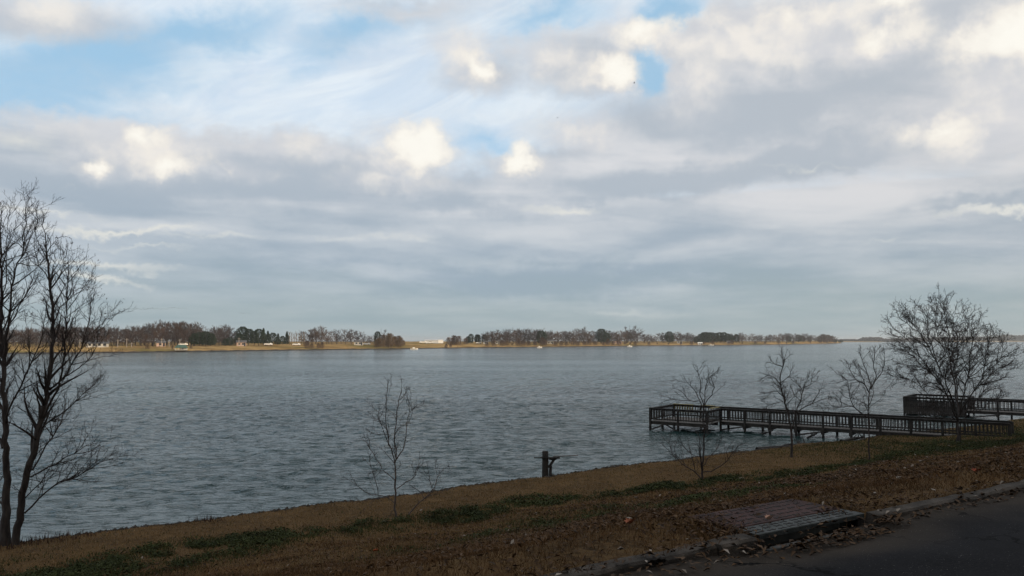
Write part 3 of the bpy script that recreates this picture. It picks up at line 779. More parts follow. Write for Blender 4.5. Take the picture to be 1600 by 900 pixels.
RAILZ = 1.48
pa = on_z(1578, 661.3, RAILZ); pb = on_z(1160, 639.7, RAILZ)
dirn = (pb - pa); dirn.z = 0; walk = dirn.length; dirn.normalize()
P1 = make_pier(pa, dirn, 'long dark wooden pier with baluster railing and square end platform, nearest the camera', 1.45, walk + 1.6, (walk + 1.5, walk + 5.5, -1.45, 2.3), 0.62, 0.86, 0.19, 1.72)
# pale yellowish boards on the end rails
hx = walk + 5.5
for (x, y, L, r_) in ((hx - 0.7, -1.45, 1.5, 0.0), (hx - 2.6, -1.45, 0.9, 0.0), (walk + 1.9, 0.0, 1.5, pi / 2)):
    put('rail_board', P1, board(L, 0.24, 0.03, YELLOWW), (x, y, RAILZ + 0.018), (0, 0, r_))
for x in np.arange(hx - 1.4, hx, 0.19): put('yellowish_baluster', P1, board(0.06, 0.03, 0.42, YELLOWW), (x, -1.41, 1.16))
# pier two and three, further along the shore
qa = on_z(1600, 626.5, 1.5) + (on_z(1600, 626.5, 1.5) - on_z(1512, 623, 1.5)) * 1.3
qb = on_z(1508, 623, 1.5)
d2 = qb - qa; d2.z = 0; w2 = d2.length; d2.normalize()
make_pier(qa, d2, 'second wooden pier with a platform darkened by added shade boards behind the bushy tree', 1.6, w2, (w2, w2 + 4.3, -4.0, 0.15), 0.62, 0.88, 0.24, 2.1, shade_boards=True)
ra = on_z(1752, 613.5, 1.5); rb = on_z(1662, 612.5, 1.5)
d3 = (rb - ra); d3.z = 0; d3.normalize()
P3 = make_pier(ra, d3, 'third small pier with a flat roof, cut off by the right frame', 1.6, 3, (3.4, 6.0, -2.6, 0.0), 0.75, 0.75, 0.3, 1.8)
for (x, y) in ((3.5, -0.1), (3.5, -2.5), (5.9, -0.1), (5.9, -2.5)): put('roof_post', P3, board(0.12, 0.12, 1.8, WOOD), (x, y, 2.39))
put('roof', P3, board(3.2, 3.2, 0.16, WOOD, 0.02), (4.7, -1.3, 3.37))

# ------------------------------------------------------------------ old mooring post with a broken platform
b = on_z(852, 744, 0.30)
sp = thing('mooring_post', (b.x, b.y, b.z), 'stubby dark timber post with a broken plank shelf at the water edge', 'post')
t = Tubes(); t.add([(0, 0, -.5), (0.0, 0, .2), (0.005, 0, .7), (0, 0, 1.04), (0, 0, 1.05)], [.145, .140, .132, .128, .02], 14); link('pile', t.mesh('pile', WOOD), sp)
t = Tubes(); t.add([(0.20, .02, -.4), (0.22, .02, .25), (0.24, .02, .42)], [.065, .062, .058], 10); link('side_post', t.mesh('side_post', WOOD), sp)
bar('strut', sp, (0.14, -.02, 0.36), (0.40, -.02, 0.74), 0.09, 0.10, WOOD)
put('shelf_plank', sp, board(0.78, 0.20, 0.05, WOOD), (0.22, -.06, 0.775), (0, .02, .04))
put('cleat', sp, board(0.30, 0.14, 0.09, WOOD, .01), (0.32, .04, 0.715), (0, 0, .05))
put('thin_plank', sp, board(1.05, 0.10, 0.028, DECKW), (0.86, .05, 0.835), (0, -.035, .1))
put('short_plank', sp, board(0.40, 0.12, 0.03, WOOD), (-0.28, .02, 0.765), (0, 0, 0))
t = Tubes(); t.add([(0, 0, 1.03), (0, 0, 1.05)], [.10, .10], 10)

# driftwood logs at the shore by the pier
def log(p0, p1, r0, label, seed):
    r = random.Random(seed); p0 = Vector(p0); p1 = Vector(p1); n = 9
    o = thing('driftwood_log', p0, label, 'log'); t = Tubes()
    pts = [(p1 - p0) * (a / (n - 1)) + Vector((r.gauss(0, .03), r.gauss(0, .03), r.gauss(0, .02))) for a in range(n)]
    t.add([tuple(q) for q in pts], [r0 * (1 - .5 * a / n) * r.uniform(.85, 1.15) for a in range(n)], 8); link('stem', t.mesh('stem', WOOD), o)
    t = Tubes()
    for a in range(5):
        q = pts[r.randrange(3, n)]; t.add([tuple(q), tuple(q + Vector((r.gauss(0, .2), r.gauss(0, .2), r.uniform(.15, .4))))], [r0 * .3, .012], 5)
    link('snag', t.mesh('snag', WOOD), o)
    return o
log(on_z(1182, 702.5, .22), on_z(1258, 693.5, .25), .13, 'long dark log lying along the shoreline below the pier', 1)
log(on_z(1312, 690, .18), on_z(1352, 682.5, .35), .13, 'dark snagged log stranded under the pier near land', 2)
log(on_z(1190, 678, .05), on_z(1208, 672, .45), .06, 'pale broken branch caught under the pier planks', 3)
log(on_z(1262, 684, .05), on_z(1276, 676, .45), .07, 'forked driftwood wedged between the pier posts', 4)

# ------------------------------------------------------------------ storm drain inlet in the kerb
RED = mottled('red_brown_slab', (0.026, 0.013, 0.011), (0.066, 0.031, 0.027), 7.0, 0.9, 0.4, 50)
GREYM = mottled('grey_green_iron', (0.024, 0.028, 0.027), (0.060, 0.066, 0.063), 8.0, 0.7, 0.3, 60)
DARKM = mottled('dark_slot_mark', (0.010, 0.009, 0.009), (0.028, 0.024, 0.023), 8.0, 0.9)  # dark tone of raised bow ties that stand in for recessed slots
DARKC = mottled('dark_concrete', (0.012, 0.011, 0.010), (0.035, 0.030, 0.026), 8.0, 0.95)  # darker tone for the throat block and its side walls
LIP = mottled('grey_gutter_lip', (0.06, 0.062, 0.06), (0.12, 0.12, 0.115), 8.0, 0.9)
inl = thing('storm_drain', (*xy(5.72, 4.58), ROAD_Z - .015), 'red-brown and grey slotted storm drain cover set in the kerb', 'drain cover', None, TH - .02)
SL = 1.55
put('cover_slab', inl, board(SL, 0.58, 0.075, RED, .008), (SL / 2, 0.545, 0.018))
put('front_plate', inl, board(SL, 0.245, 0.05, GREYM, .006), (SL / 2, 0.125, 0.026))
put('throat', inl, board(SL - .1, 0.5, 0.30, DARKC), (SL / 2, 0.46, -0.16))
put('side_wall', inl, board(0.10, 0.30, 0.20, DARKC), (0.05, 0.16, -0.10)); put('side_wall', inl, board(0.10, 0.30, 0.20, DARKC), (SL - .05, 0.16, -0.10))
put('gutter_lip', inl, board(SL - .1, 0.06, 0.04, LIP, .006), (SL / 2, -0.05, -0.085))
def bow_tie():
    V = []; w, h = 0.043, 0.019
    prof = [(-w, -h), (-w * .35, -h * .35), (w * .35, -h * .35), (w, -h), (w * .85, 0), (w, h), (w * .35, h * .35), (-w * .35, h * .35), (-w, h), (-w * .85, 0)]
    for z in (0, 0.008): V += [(x, y, z) for x, y in prof]
    n = len(prof)
    me = bpy.data.meshes.new('slot'); me.from_pydata(V, [], [tuple(range(n, 2 * n))] + [(a, (a + 1) % n, n + (a + 1) % n, n + a) for a in range(n)])
    me.materials.append(DARKM); return me
BT = bow_tie()
for row in range(8):
    for cx in range(10):
        if row < 3: y, z = 0.045 + row * 0.075, 0.0465
        else: y, z = 0.315 + (row - 3) * 0.112, 0.051
        put('slot', inl, BT, (0.09 + cx * 0.142 + (row % 3) * 0.035 + pr.uniform(-.012, .012), y + pr.uniform(-.008, .008), z), (0, 0, pr.uniform(-.12, .12) + .1))

# ------------------------------------------------------------------ ground cover on the near bank
def region(n, vlo, vhi, power, accept=None):
    """points in view on the bank, sparser with distance"""
    out = []
    got = 0
    while got < n:
        m = n * 3
        v = rng.uniform(vlo, vhi, m); u = rng.uniform(-22, 75, m)
        x, y = xy(u, v); r = np.hypot(x, y)
        ok = (y > 4.0) & (np.abs(x) < y * 0.70 + 1.0) & (rng.random(m) < np.minimum(1.0, (7.5 / np.maximum(r, 5.5)) ** power))
        ok &= ~((u > 5.7) & (u < 7.30) & (v > 4.5) & (v < 5.44) & (rng.random(m) < np.clip(1.6 * hash_noise(u, v, 3.0, 31) + np.where((u < 6.0) | (v > 5.25), -.25, .3), 0, .97)))
        if accept is not None: ok &= rng.random(m) < accept(u, v, x, y)
        s = np.stack([u[ok], v[ok]], 1); out.append(s); got += len(s)
    P = np.concatenate(out)[:n]
    return P[:, 0], P[:, 1]
def spot(u, v, du, dv): return np.exp(-(((u - du[0]) / du[1]) ** 2 + ((v - dv[0]) / dv[1]) ** 2))
def green_mask(u, v, x=None, y=None):
    """where winter weeds grow"""
    c = np.interp(u, [-5, 3, 16, 20, 28, 45], [21.3, 21.6, 21.9, 20.6, 19.6, 19.2]) + 0.35 * np.sin(u * .8 + 1)
    wd = np.interp(u, [-5, 3, 9, 30, 45], [2.6, 2.0, 1.1, 1.0, 1.3]) * (.7 + .6 * hash_noise(u, v, .5, 4))
    band = np.exp(-((v - c) / wd) ** 2) * (0.30 + 0.95 * hash_noise(u, v, 0.6, 2))
    near = 1.5 * np.exp(-((u - 15) / 7) ** 2 - ((v - 14.5) / 3.2) ** 2) * hash_noise(u, v, .8, 12)
    lawn = 0.55 * np.clip((u - 30) / 8, 0, 1) * np.clip((v - 17.5) / 3, 0, 1) * (.35 + .65 * hash_noise(u, v, .25, 9))
    patchy = np.clip(hash_noise(u, v, 1.9, 15) * 1.5 + hash_noise(u, v, 0.5, 16) * 1.1 - .72, 0, 1)
    return np.clip((band * 1.7 - 0.1) * patchy + near * patchy + lawn * .8, 0, 1)
def blades(name, n, vlo, vhi, power, hmin, hmax, w, mat, label, accept=None, lean=0.5, simple=False):
    u, v = region(n, vlo, vhi, power, accept)
    x, y = xy(u, v); z = bank_z(u, v)
    r = np.hypot(x, y)
    h = rng.uniform(hmin, hmax, n); ww = w * np.clip(r / 9, 0.8, 4.0)
    a = rng.uniform(0, 2 * pi, n); l = np.abs(rng.normal(0, lean, n)) * h; la = rng.uniform(0, 2 * pi, n)
    B = np.stack([x, y, z - 0.01], 1); s = np.stack([np.cos(a) * ww, np.sin(a) * ww, np.zeros(n)], 1)
    T = np.stack([x + np.cos(la) * l, y + np.sin(la) * l, z + h], 1); Mi = (B + T) / 2 + np.stack([np.zeros(n), np.zeros(n), h * .12], 1)
    if simple:                                       # short blades far off: one face each
        return tag(link(name, np_mesh(name, np.stack([B - s, B + s, T], 1).reshape(-1, 3), np.arange(3 * n).reshape(-1, 3), mat)), label, 'grass', kind='stuff')
    V = np.stack([B - s, B + s, Mi + s * .6, T, Mi - s * .6], 1).reshape(-1, 3)
    k = np.arange(n)[:, None] * 5
    F = np.concatenate([k + np.array([[0, 1, 2]]), k + np.array([[0, 2, 4]]), k + np.array([[4, 2, 3]])])
    return tag(link(name, np_mesh(name, V, F, mat)), label, 'grass', kind='stuff')
def leafy(name, n, vlo, vhi, power, smin, smax, mat, label, accept, cat, zlo=0.0, zhi=0.05, flat=0.5):
    u, v = region(n, vlo, vhi, power, accept)
    x, y = xy(u, v); z = bank_z(u, v) + rng.uniform(zlo, zhi, n)
    r = np.hypot(x, y); s = rng.uniform(smin, smax, n) * np.clip(r / 14, 0.9, 2.0)
    a = rng.uniform(0, 2 * pi, n)
    ax = np.stack([np.cos(a), np.sin(a), rng.normal(0, flat, n)], 1); ax /= np.linalg.norm(ax, axis=1, keepdims=True)
    up = np.stack([rng.normal(0, flat, n), rng.normal(0, flat, n), np.ones(n)], 1)
    sd = np.cross(ax, up); sd /= np.linalg.norm(sd, axis=1, keepdims=True); nm = np.cross(sd, ax)
    c = np.stack([x, y, z], 1); wd = s * rng.uniform(.28, .5, n); curl = s * rng.uniform(0.05, .35, n)
    S = s[:, None]; Wd = wd[:, None]; Cu = curl[:, None]
    V = np.stack([c - ax * S, c - sd * Wd + nm * Cu, c + ax * S * rng.uniform(.8, 1.1, (n, 1)), c + sd * Wd + nm * Cu], 1).reshape(-1, 3)
    k = np.arange(n)[:, None] * 4
    F = np.concatenate([k + np.array([[0, 2, 1]]), k + np.array([[0, 3, 2]])])
    return tag(link(name, np_mesh(name, V, F, mat)), label, cat, kind='stuff')
def blade_mat(name, c1, c2, scale=0.6):
    return mottled(name, c1, c2, scale, 0.9, island=0.45, spec=0.15)
STRAW = blade_mat('dormant_grass', (0.100, 0.062, 0.028), (0.320, 0.205, 0.096))
STRAW2 = blade_mat('coarse_dead_grass', (0.046, 0.024, 0.010), (0.150, 0.082, 0.034))
GREENW = blade_mat('winter_weeds', (0.018, 0.024, 0.008), (0.056, 0.066, 0.022))
MOSSY = blade_mat('dull_green_grass', (0.030, 0.034, 0.010), (0.080, 0.078, 0.026))
LITTER = mottled('leaf_litter', (0.022, 0.012, 0.006), (0.110, 0.060, 0.027), 1.0, 0.85, island=0.8)
PALE = mottled('pale_dry_leaf', (0.13, 0.10, 0.075), (0.36, 0.31, 0.26), 1.0, 0.8, island=0.8)
notgreen = lambda u, v, x, y: (1 - 0.55 * green_mask(u, v)) * (v - shore_shift(u) < 26.8)
thin_near = lambda u, v, x, y: (1 - 0.9 * green_mask(u, v)) * (0.35 + 0.65 * (hash_noise(u, v, 0.8, 6) > 0.42))
blades('lawn_grass', 200000, 15, 27.6, 0.8, 0.02, 0.05, 0.0045, STRAW, 'short dormant brown grass covering the lower bank', notgreen, simple=True)
blades('rough_grass', 190000, 4.56, 20.5, 1.2, 0.02, 0.075, 0.0035, STRAW2, 'coarse dead brown grass on the upper bank by the road', thin_near, lean=1.3)
blades('green_grass', 90000, 9, 27, .9, 0.03, 0.10, 0.005, MOSSY, 'dull green winter grass mixed into the bank', lambda u, v, x, y: np.clip(green_mask(u, v) * 1.2 + 0.02, 0, 1), simple=True)
leafy('green_weeds', 48000, 9, 24, .8, 0.014, 0.034, GREENW, 'low green broadleaf weeds in a band along the bank', lambda u, v, x, y: np.clip(green_mask(u, v) * 1.6 - .3, 0, 1) * (hash_noise(u, v, 2.6, 41) > .33), 'weeds', 0.01, 0.13, 0.55)
def litter_mask(u, v, x, y):
    near = np.clip((9.5 - v) / 4, 0, 1) * np.interp(u, [2, 4.5, 7, 14], [.10, .35, 1, .6])
    mid = np.exp(-((v - 14) / 3.6) ** 2) * np.interp(u, [4, 12, 16, 24], [.12, .35, 1, 1])
    return np.clip((0.7 * near + 0.8 * mid) * (hash_noise(u, v, .9, 8) * 1.7 - .25) + 0.03, 0, 1)
leafy('leaf_litter', 42000, 4.58, 21, 1.1, 0.020, 0.045, LITTER, 'brown fallen leaves littering the bank below the road', litter_mask, 'leaves', 0.01, 0.05, 0.45)
leafy('pale_leaves', 700, 4.8, 23, 0.7, 0.018, 0.036, PALE, 'pale dry leaves scattered over the bank', lambda u, v, x, y: np.clip(litter_mask(u, v, x, y) + 0.08, 0, 1), 'leaves', 0.03, 0.07, 0.5)
blades('shore_weeds', 650, 25.8, 27.2, 0.2, 0.05, 0.22, 0.004, blade_mat('dead_shore_stems', (0.03, 0.016, 0.011), (0.085, 0.045, 0.030)), 'dead brown weeds along the water edge', lambda u, v, x, y: 1.0 * (u < 7) * (hash_noise(u, v, .6, 5) > .45) + 0.015, lean=0.35)
# clods, roots and stones along the eroded waterline
def clods(n):
    u = rng.uniform(-10, 56, n); v = 27.0 + shore_shift(u) + rng.normal(-.05, .13, n); x, y = xy(u, v); z = np.where(v - shore_shift(u) < 27.02, bank_z(u, v), 0.12); s = np.minimum(rng.gamma(2.0, .026, n) + .02, .11)
    base = np.array([(1, 0, 0), (0, 1, 0), (-1, 0, 0), (0, -1, 0), (0, 0, .8), (0, 0, -.8)]); V = (np.stack([x, y, z], 1)[:, None, :] + base[None] * s[:, None, None] * rng.uniform(.5, 1.5, (n, 6, 1)) * np.array([1.3, 1.3, .8])).reshape(-1, 3)
    k = np.arange(n)[:, None] * 6; F = np.concatenate([k + np.array([f]) for f in ((0, 1, 4), (1, 2, 4), (2, 3, 4), (3, 0, 4), (1, 0, 5), (2, 1, 5), (3, 2, 5), (0, 3, 5))])
    tag(link('shore_clods', np_mesh('shore_clods', V, F, SOIL)), 'dark wet clods and stones along the waterline', 'soil', kind='stuff')
clods(2600)
# leaves blown into the drain mouth and along the kerb
def gutter_leaves(name, n, us_, vs_, mat, label, zt=0.05):
    u = rng.uniform(*us_, n); v = rng.uniform(*vs_, n); x, y = xy(u, v); z = ROAD_Z - np.where(v < 4.5, 0.03, -0.03) - np.where((u > 5.6) & (u < 7.2), 0.06, 0.0) + rng.uniform(0.0, zt, n)
    s = rng.uniform(.018, .045, n); a = rng.uniform(0, 2 * pi, n)
    ax = np.stack([np.cos(a) * s, np.sin(a) * s, rng.normal(0, .3, n) * s], 1); sd = np.stack([-np.sin(a) * s * .45, np.cos(a) * s * .45, np.abs(rng.normal(.3, .2, n)) * s], 1); c = np.stack([x, y, z], 1)
    up = np.stack([np.zeros(n), np.zeros(n), np.abs(sd[:, 2])], 1); sd[:, 2] = 0
    V = np.stack([c - ax, c - sd + up, c + ax, c + sd + up], 1).reshape(-1, 3); k = np.arange(n)[:, None] * 4
    tag(link(name, np_mesh(name, V, np.concatenate([k + np.array([[0, 2, 1]]), k + np.array([[0, 3, 2]])]), mat)), label, 'leaves', kind='stuff')
gutter_leaves('gutter_leaves', 230, (5.9, 7.5), (4.20, 4.50), LITTER, 'brown leaves heaped in front of the storm drain mouth', .07)
gutter_leaves('kerb_leaves', 1500, (-3, 13), (4.2, 4.62), LITTER, 'brown leaves strewn along the foot of the kerb', .06)
gutter_leaves('kerb_leaves', 60, (-3, 12), (4.1, 4.75), PALE, 'pale leaf scraps strewn along the kerb', .12)
# single leaves one can pick out
def big_leaf(px, py, size, c1, c2, label, rz, cat='leaf', ground=None):
    p = on_bank(px, py) if ground is None else on_z(px, py, ground)
    prof = [(-1, 0), (-.75, .3), (-.8, .55), (-.3, .42), (-.1, .8), (.15, .45), (.6, .6), (.5, .25), (1, 0)]
    V = [(a * size, 0, 0.01 + .25 * size * a * a) for a, _ in prof]; V += [(a * size, b * size * .8, 0.03 + .45 * size * b) for a, b in prof[1:-1]] + [(a * size, -b * size * .7, 0.03 + .55 * size * b) for a, b in prof[1:-1]]
    F = []; n = len(prof)
    for k in range(n - 1):
        for off in (n, n + n - 2):
            tp = lambda q: q if q in (0, n - 1) else off + q - 1
            f = [k, k + 1, tp(k + 1), tp(k)]; F.append([q for a, q in enumerate(f) if q not in f[:a]])
    me = bpy.data.meshes.new('fallen_leaf'); me.from_pydata(V, [], F); me.materials.append(mottled('leaf_' + label[:18], c1, c2, 20, .8))
    o = link('fallen_leaf', me, None, p, rz); return tag(o, label, cat)
big_leaf(588, 862, .07, (.30, .06, .015), (.42, .10, .02), 'bright orange fallen leaf on brown grass near the bottom frame', .4)
big_leaf(985, 820, .075, (.30, .10, .05), (.42, .16, .08), 'salmon pink fallen leaf on dead grass above the kerb', .9)
big_leaf(602, 816, .09, (.25, .22, .17), (.36, .32, .26), 'pale leaf in weeds at the foot of the spindly sapling', 1.2)
big_leaf(1160, 749, .13, (.2, .17, .13), (.3, .26, .2), 'large pale leaf on the crest of litter below the pier', .2)
big_leaf(1226, 756, .07, (.18, .15, .12), (.28, .24, .2), 'torn pale leaf in the litter above the storm drain', 2.6)
big_leaf(995, 779, .09, (.18, .15, .12), (.28, .24, .2), 'long pale leaf in the green weeds below the low sapling', .5)
big_leaf(1407, 750, .07, (.25, .22, .18), (.38, .34, .3), 'whitish leaf on rusty grass above the right-hand kerb', .3)
big_leaf(1440, 722, .10, (.25, .22, .18), (.36, .32, .27), 'pale leaf on dark weeds under the bushy tree', .2)
big_leaf(1527, 739, .09, (.28, .05, .02), (.36, .08, .03), 'red fallen leaf on the grass close to the right frame', .6)
big_leaf(1202, 813, .05, (.5, .3, .22), (.6, .4, .3), 'pinkish leaf lying on the storm drain cover', .6, ground=ROAD_Z + .06)
big_leaf(1027, 884, .09, (.012, .01, .009), (.03, .025, .02), 'dark wet leaf lying flat on the asphalt road', .3, ground=ROAD_Z)
for px, py in ((512, 872), (438, 868)): pass

# ------------------------------------------------------------------ far shore
SHORE = [(-900, 562), (-400, 557), (-100, 554), (0, 553), (160, 551.8), (300, 549.8), (440, 547.8), (560, 546.3), (640, 545.2), (740, 543.6), (880, 542.2), (1000, 540.6), (1120, 539.6), (1210, 538.6), (1290, 537.0), (1316, 536.2)]
SPX = [a for a, _ in SHORE]; SPY = [b for _, b in SHORE]
OFF = [-6, 0, 1.2, 2.4, 9, 30, 60, 110, 260, 700]; OZ = [-0.7, 0.0, 0.45, 0.62, 1.0, 2.2, 2.9, 3.2, 3.4, 4.0]
def far_pt(px, off, dz=0.0):
    """a place on the far land: along the shore by bearing, off metres inland"""
    s = on_z(px, float(np.interp(px, SPX, SPY)), 0.0); h = Vector((s.x, s.y, 0)); L = h.length
    p = h * ((L + off) / L); wob = 0.18 * sin(px * .05) + .1 * sin(px * .13)
    return Vector((p.x, p.y, float(np.interp(off, OFF, OZ)) + (wob if off > 1 else 0) + dz))
def far_build(q, b):
    pos = q.node('ShaderNodeTexCoord').outputs['Object']
    c = q.mix(q.ss(q.noise(pos, 0.05, 4, 0.6), 0.35, 0.65), (0.250, 0.165, 0.070, 1), (0.44, 0.30, 0.13, 1))
    c = q.mix(q.ss(q.noise(pos, 0.018, 3, 0.5), 0.52, 0.66, 0, .7), c, (0.11, 0.115, 0.035, 1))
    c = q.mix(q.ss(q.noise(pos, 0.6, 3, 0.6), 0.4, 0.7, 0, .5), c, (0.14, 0.09, 0.045, 1))
    q.put(b.inputs['Base Color'], c); b.inputs['Roughness'].default_value = 1.0; b.inputs['Specular IOR Level'].default_value = 0.0
FARG = material('far_dry_grass', far_build)
pxs = np.arange(-900, 1317, 6.0)
V = []; 
for px in pxs:
    for o_ in OFF:
        q = far_pt(float(px), o_ + (1.5 * sin(px * .21) + 1.0 * sin(px * .57) if 0 <= o_ < 20 else 0)); q.z = float(np.interp(o_, OFF, OZ)) + (0.12 * sin(px * .31) if o_ > 1 else 0); V.append(q)
n = len(OFF); F = []
for a in range(len(pxs) - 1):
    for c in range(n - 1): F.append((a * n + c, (a + 1) * n + c, (a + 1) * n + c + 1, a * n + c + 1))
far = mesh_obj('far_shore', V, F, FARG, smooth=True)
far.data.materials.append(SOIL)
for p in far.data.polygons:
    if p.index % (n - 1) in (0, 1, 2): p.material_index = 1
tag(far, 'low grassy far shore of the lake catching warm sun', kind='structure')
# distant shore to the right
V = []; F = []
for a, px in enumerate(np.arange(1250, 2500, 10)):
    row = 534.35 - 0.6 * min(max((px - 1300) / 300, 0), 1)
    s = on_z(px, row, 0); h = Vector((s.x, s.y, 0)); L = h.length
    for o_, z in ((-20, -.6), (0, 0.3), (60, 2.0), (900, 5.0)): q = h * ((L + o_) / L); q.z = z; V.append(q)
for a in range(len(V) // 4 - 1):
    for c in range(3): F.append((a * 4 + c, a * 4 + 4 + c, a * 4 + 5 + c, a * 4 + 1 + c))
tag(mesh_obj('distant_shore', V, F, FARG, smooth=True), 'hazy low shore in the distance at the right', kind='structure')

# bare far trees: a few kinds, copied one by one
def far_tree_mesh(seed, H, spread, mat_t, mat_c, dense=1.0, lean_up=0.5, clear=0.10):
    r = random.Random(seed); tb = Tubes(); cr = Tubes()
    o = dict(wig=.16, up=lean_up, gap=[0, .34 / dense, .62 / dense, .5], rmin=.05)
    n = 9; P = [np.array([r.gauss(0, .1) * a, r.gauss(0, .1) * a, H * .8 * a / (n - 1) - (.4 if a == 0 else 0)]) for a in range(n)]
    tb.add(P, np.linspace(.24, .05, n), 5)
    m = int(13 * dense)
    for a in range(m):
        t = clear + (0.95 - clear) * a / m; q = P[min(int(t * (n - 1)), n - 2)]; q = q + (P[min(int(t * (n - 1)), n - 2) + 1] - q) * ((t * (n - 1)) % 1)
        an = a * 2.4 + r.uniform(-.5, .5); el_ = r.uniform(.35, .95)
        d = np.array([cos(an) * cos(el_), sin(an) * cos(el_), sin(el_)])
        L = spread * (1.15 - .65 * abs(t - .35)) * r.uniform(.75, 1.15)
        S = [q + d * L * s + np.array([0, 0, .15 * L * s * s]) for s in (0, .33, .66, 1)]
        tb.add(S, [.09, .07, .05, .03], 4)
        for s in np.linspace(.15, 1, int(7 * dense)):
            sd = np.array([r.gauss(0, 1), r.gauss(0, 1), r.gauss(0.3, .8)]); sd /= np.linalg.norm(sd)
            shoot(cr, r, q + d * L * s + np.array([0, 0, .15 * L * s * s]), d * .7 + sd * .8, L * r.uniform(.34, .6), .06, 1, o)
    for a in range(8):
        shoot(cr, r, P[-1], np.array([r.gauss(0, .5), r.gauss(0, .5), 1.0]), H * .2 * r.uniform(.6, 1.05), .06, 1, o)
    return tb.mesh('trunk', mat_t), cr.mesh('crown', mat_c), H
def cluster_mesh(seed, kind, mat, n=1500):
    """evergreen crown or shrub of many small sprays"""
    r = np.random.default_rng(seed)
    t = r.random(n); a = r.uniform(0, 2 * pi, n)
    if kind == 'cone':
        z = 0.08 + 0.92 * t; R = (1.03 - z) ** .8 * (0.75 + .35 * np.sin(a * 3 + z * 14 + seed)) * np.sqrt(r.uniform(.25, 1, n)) * 0.30
    elif kind == 'round':
        z = 0.12 + 0.88 * t; R = np.sqrt(np.clip(1 - ((z - .52) / .5) ** 2, 0.02, 1)) * np.sqrt(r.uniform(.3, 1, n)) * 0.42 * (.8 + .3 * np.sin(a * 4 + z * 11 + seed) * np.sin(z * 17 + a))
    else:
        z = t ** .8; R = np.sqrt(np.clip(1 - (z * .95) ** 2, 0.05, 1)) * np.sqrt(r.uniform(.1, 1, n)) * 0.62 * (.75 + .3 * np.sin(a * 5 + seed))
    c = np.stack([np.cos(a) * R, np.sin(a) * R, z], 1)
    s = r.uniform(.018, .045, n)[:, None] * (1.0 if kind != 'shrub' else 1.25)
    d = np.stack([np.cos(a), np.sin(a), r.normal(.15 if kind != 'shrub' else .9, .5, n)], 1) + r.normal(0, .5, (n, 3)); d /= np.linalg.norm(d, axis=1, keepdims=True)
    w = np.cross(d, r.normal(0, 1, (n, 3))); w /= np.linalg.norm(w, axis=1, keepdims=True)
    q = .45 if kind != 'shrub' else .16; e = 1.0 if kind != 'shrub' else 2.2
    V = np.stack([c - d * s * e, c + w * s * q, c + d * s * e, c - w * s * q], 1).reshape(-1, 3)
    return np_mesh('crown', V, np.arange(4 * n).reshape(-1, 4), mat)
FT = mottled('far_trunk', (0.040, 0.030, 0.027), (0.090, 0.070, 0.062), .5, .95)
FC = mottled('far_twigs', (0.040, 0.031, 0.031), (0.088, 0.068, 0.065), .25, .95, island=.3)
FCR = mottled('far_rusty_twigs', (0.055, 0.036, 0.028), (0.125, 0.078, 0.056), .25, .95, island=.3)
FCO = mottled('far_orange_twigs', (0.080, 0.056, 0.036), (0.150, 0.105, 0.066), .25, .95, island=.3)
FE = mottled('far_evergreen', (0.010, 0.020, 0.012), (0.032, 0.052, 0.028), .3, .9, island=.5)
FPALE = mottled('far_pale_bark', (0.10, 0.075, 0.048), (0.19, 0.14, 0.09), .3, .95, island=.3)
bare = [far_tree_mesh(100 + a, 12, 4.0 + .4 * (a % 3), FT, FC if a % 3 else FCR, 1.0, .5) for a in range(6)]
airy = [far_tree_mesh(140 + a, 12, 3.6, FT, FC, .62, .7, .35) for a in range(3)]
cone = [cluster_mesh(a, 'cone', FE, 2200) for a in range(2)]; rnd = [cluster_mesh(a + 5, 'round', FE, 2600) for a in range(3)]
shr = [cluster_mesh(a + 9, 'shrub', FCR, 1700) for a in range(3)]; shro = [cluster_mesh(a + 12, 'shrub', FCO, 1900) for a in range(3)]
def stem_mesh(h, r0, mat=FT):
    t = Tubes(); t.add([(0, 0, -.05 * h), (0, .01 * h, .5 * h), (0, 0, h)], [r0, r0 * .7, r0 * .2], 5); return t.mesh('trunk', mat)
EST = stem_mesh(.95, .022)
fr = random.Random(77)
def place(kind, px, toprow, off, label, group, cat, wide=1.0, name=None):
    p = far_pt(px, off); top = on_y(px, toprow, p.y).z; H = max(1.0, top - p.z)
    if kind in ('bare', 'airy'):
        mt, mc, h0 = fr.choice(bare if kind == 'bare' else airy); s = H / h0; nm = name or 'bare_tree'; parts = (('trunk', mt), ('crown', mc))
    elif kind in ('cone', 'round'):
        mc = fr.choice(cone if kind == 'cone' else rnd); s = H; nm = name or 'evergreen_tree'; parts = (('trunk', EST), ('crown', mc))
    else:
        mc = fr.choice(shr if kind == 'shrub' else shro); s = H; nm = name or 'bare_shrub'; parts = (('stems', EST), ('crown', mc))
    o = thing(nm, p, label, cat, group, fr.uniform(0, 6.28)); o.scale = (s * wide, s * wide, s)
    for a, me in parts: link(a, me, o)
    return o
def stand(kind, x0, x1, step, tops, off, label, group, cat='tree', wide=1.0, jit=3.0, where=None):
    x = x0
    while x < x1:
        t = float(np.interp(x, [a for a, _ in tops], [b for _, b in tops]))
        xx = x + fr.uniform(-.3, .3) * step
        w = next((b for a, b in where if xx < a), '') if where else ''
        place(kind, xx, t + fr.uniform(-jit * .5, jit), fr.uniform(*off), label + w, group + w if group else None, cat, wide * fr.uniform(.85, 1.2)); x += step * fr.uniform(.7, 1.3)
WL = [(8, ' at the left frame edge'), (60, ' between the two near trunks'), (128, ' seen through near twigs'), (176, ' behind the long white house'), (238, ' behind the first utility poles'), (272, ' left of the shelter'), (300, ' above the green-roofed shelter'), (335, ' behind the small evergreens'), (999, ' beside the tall pines')]
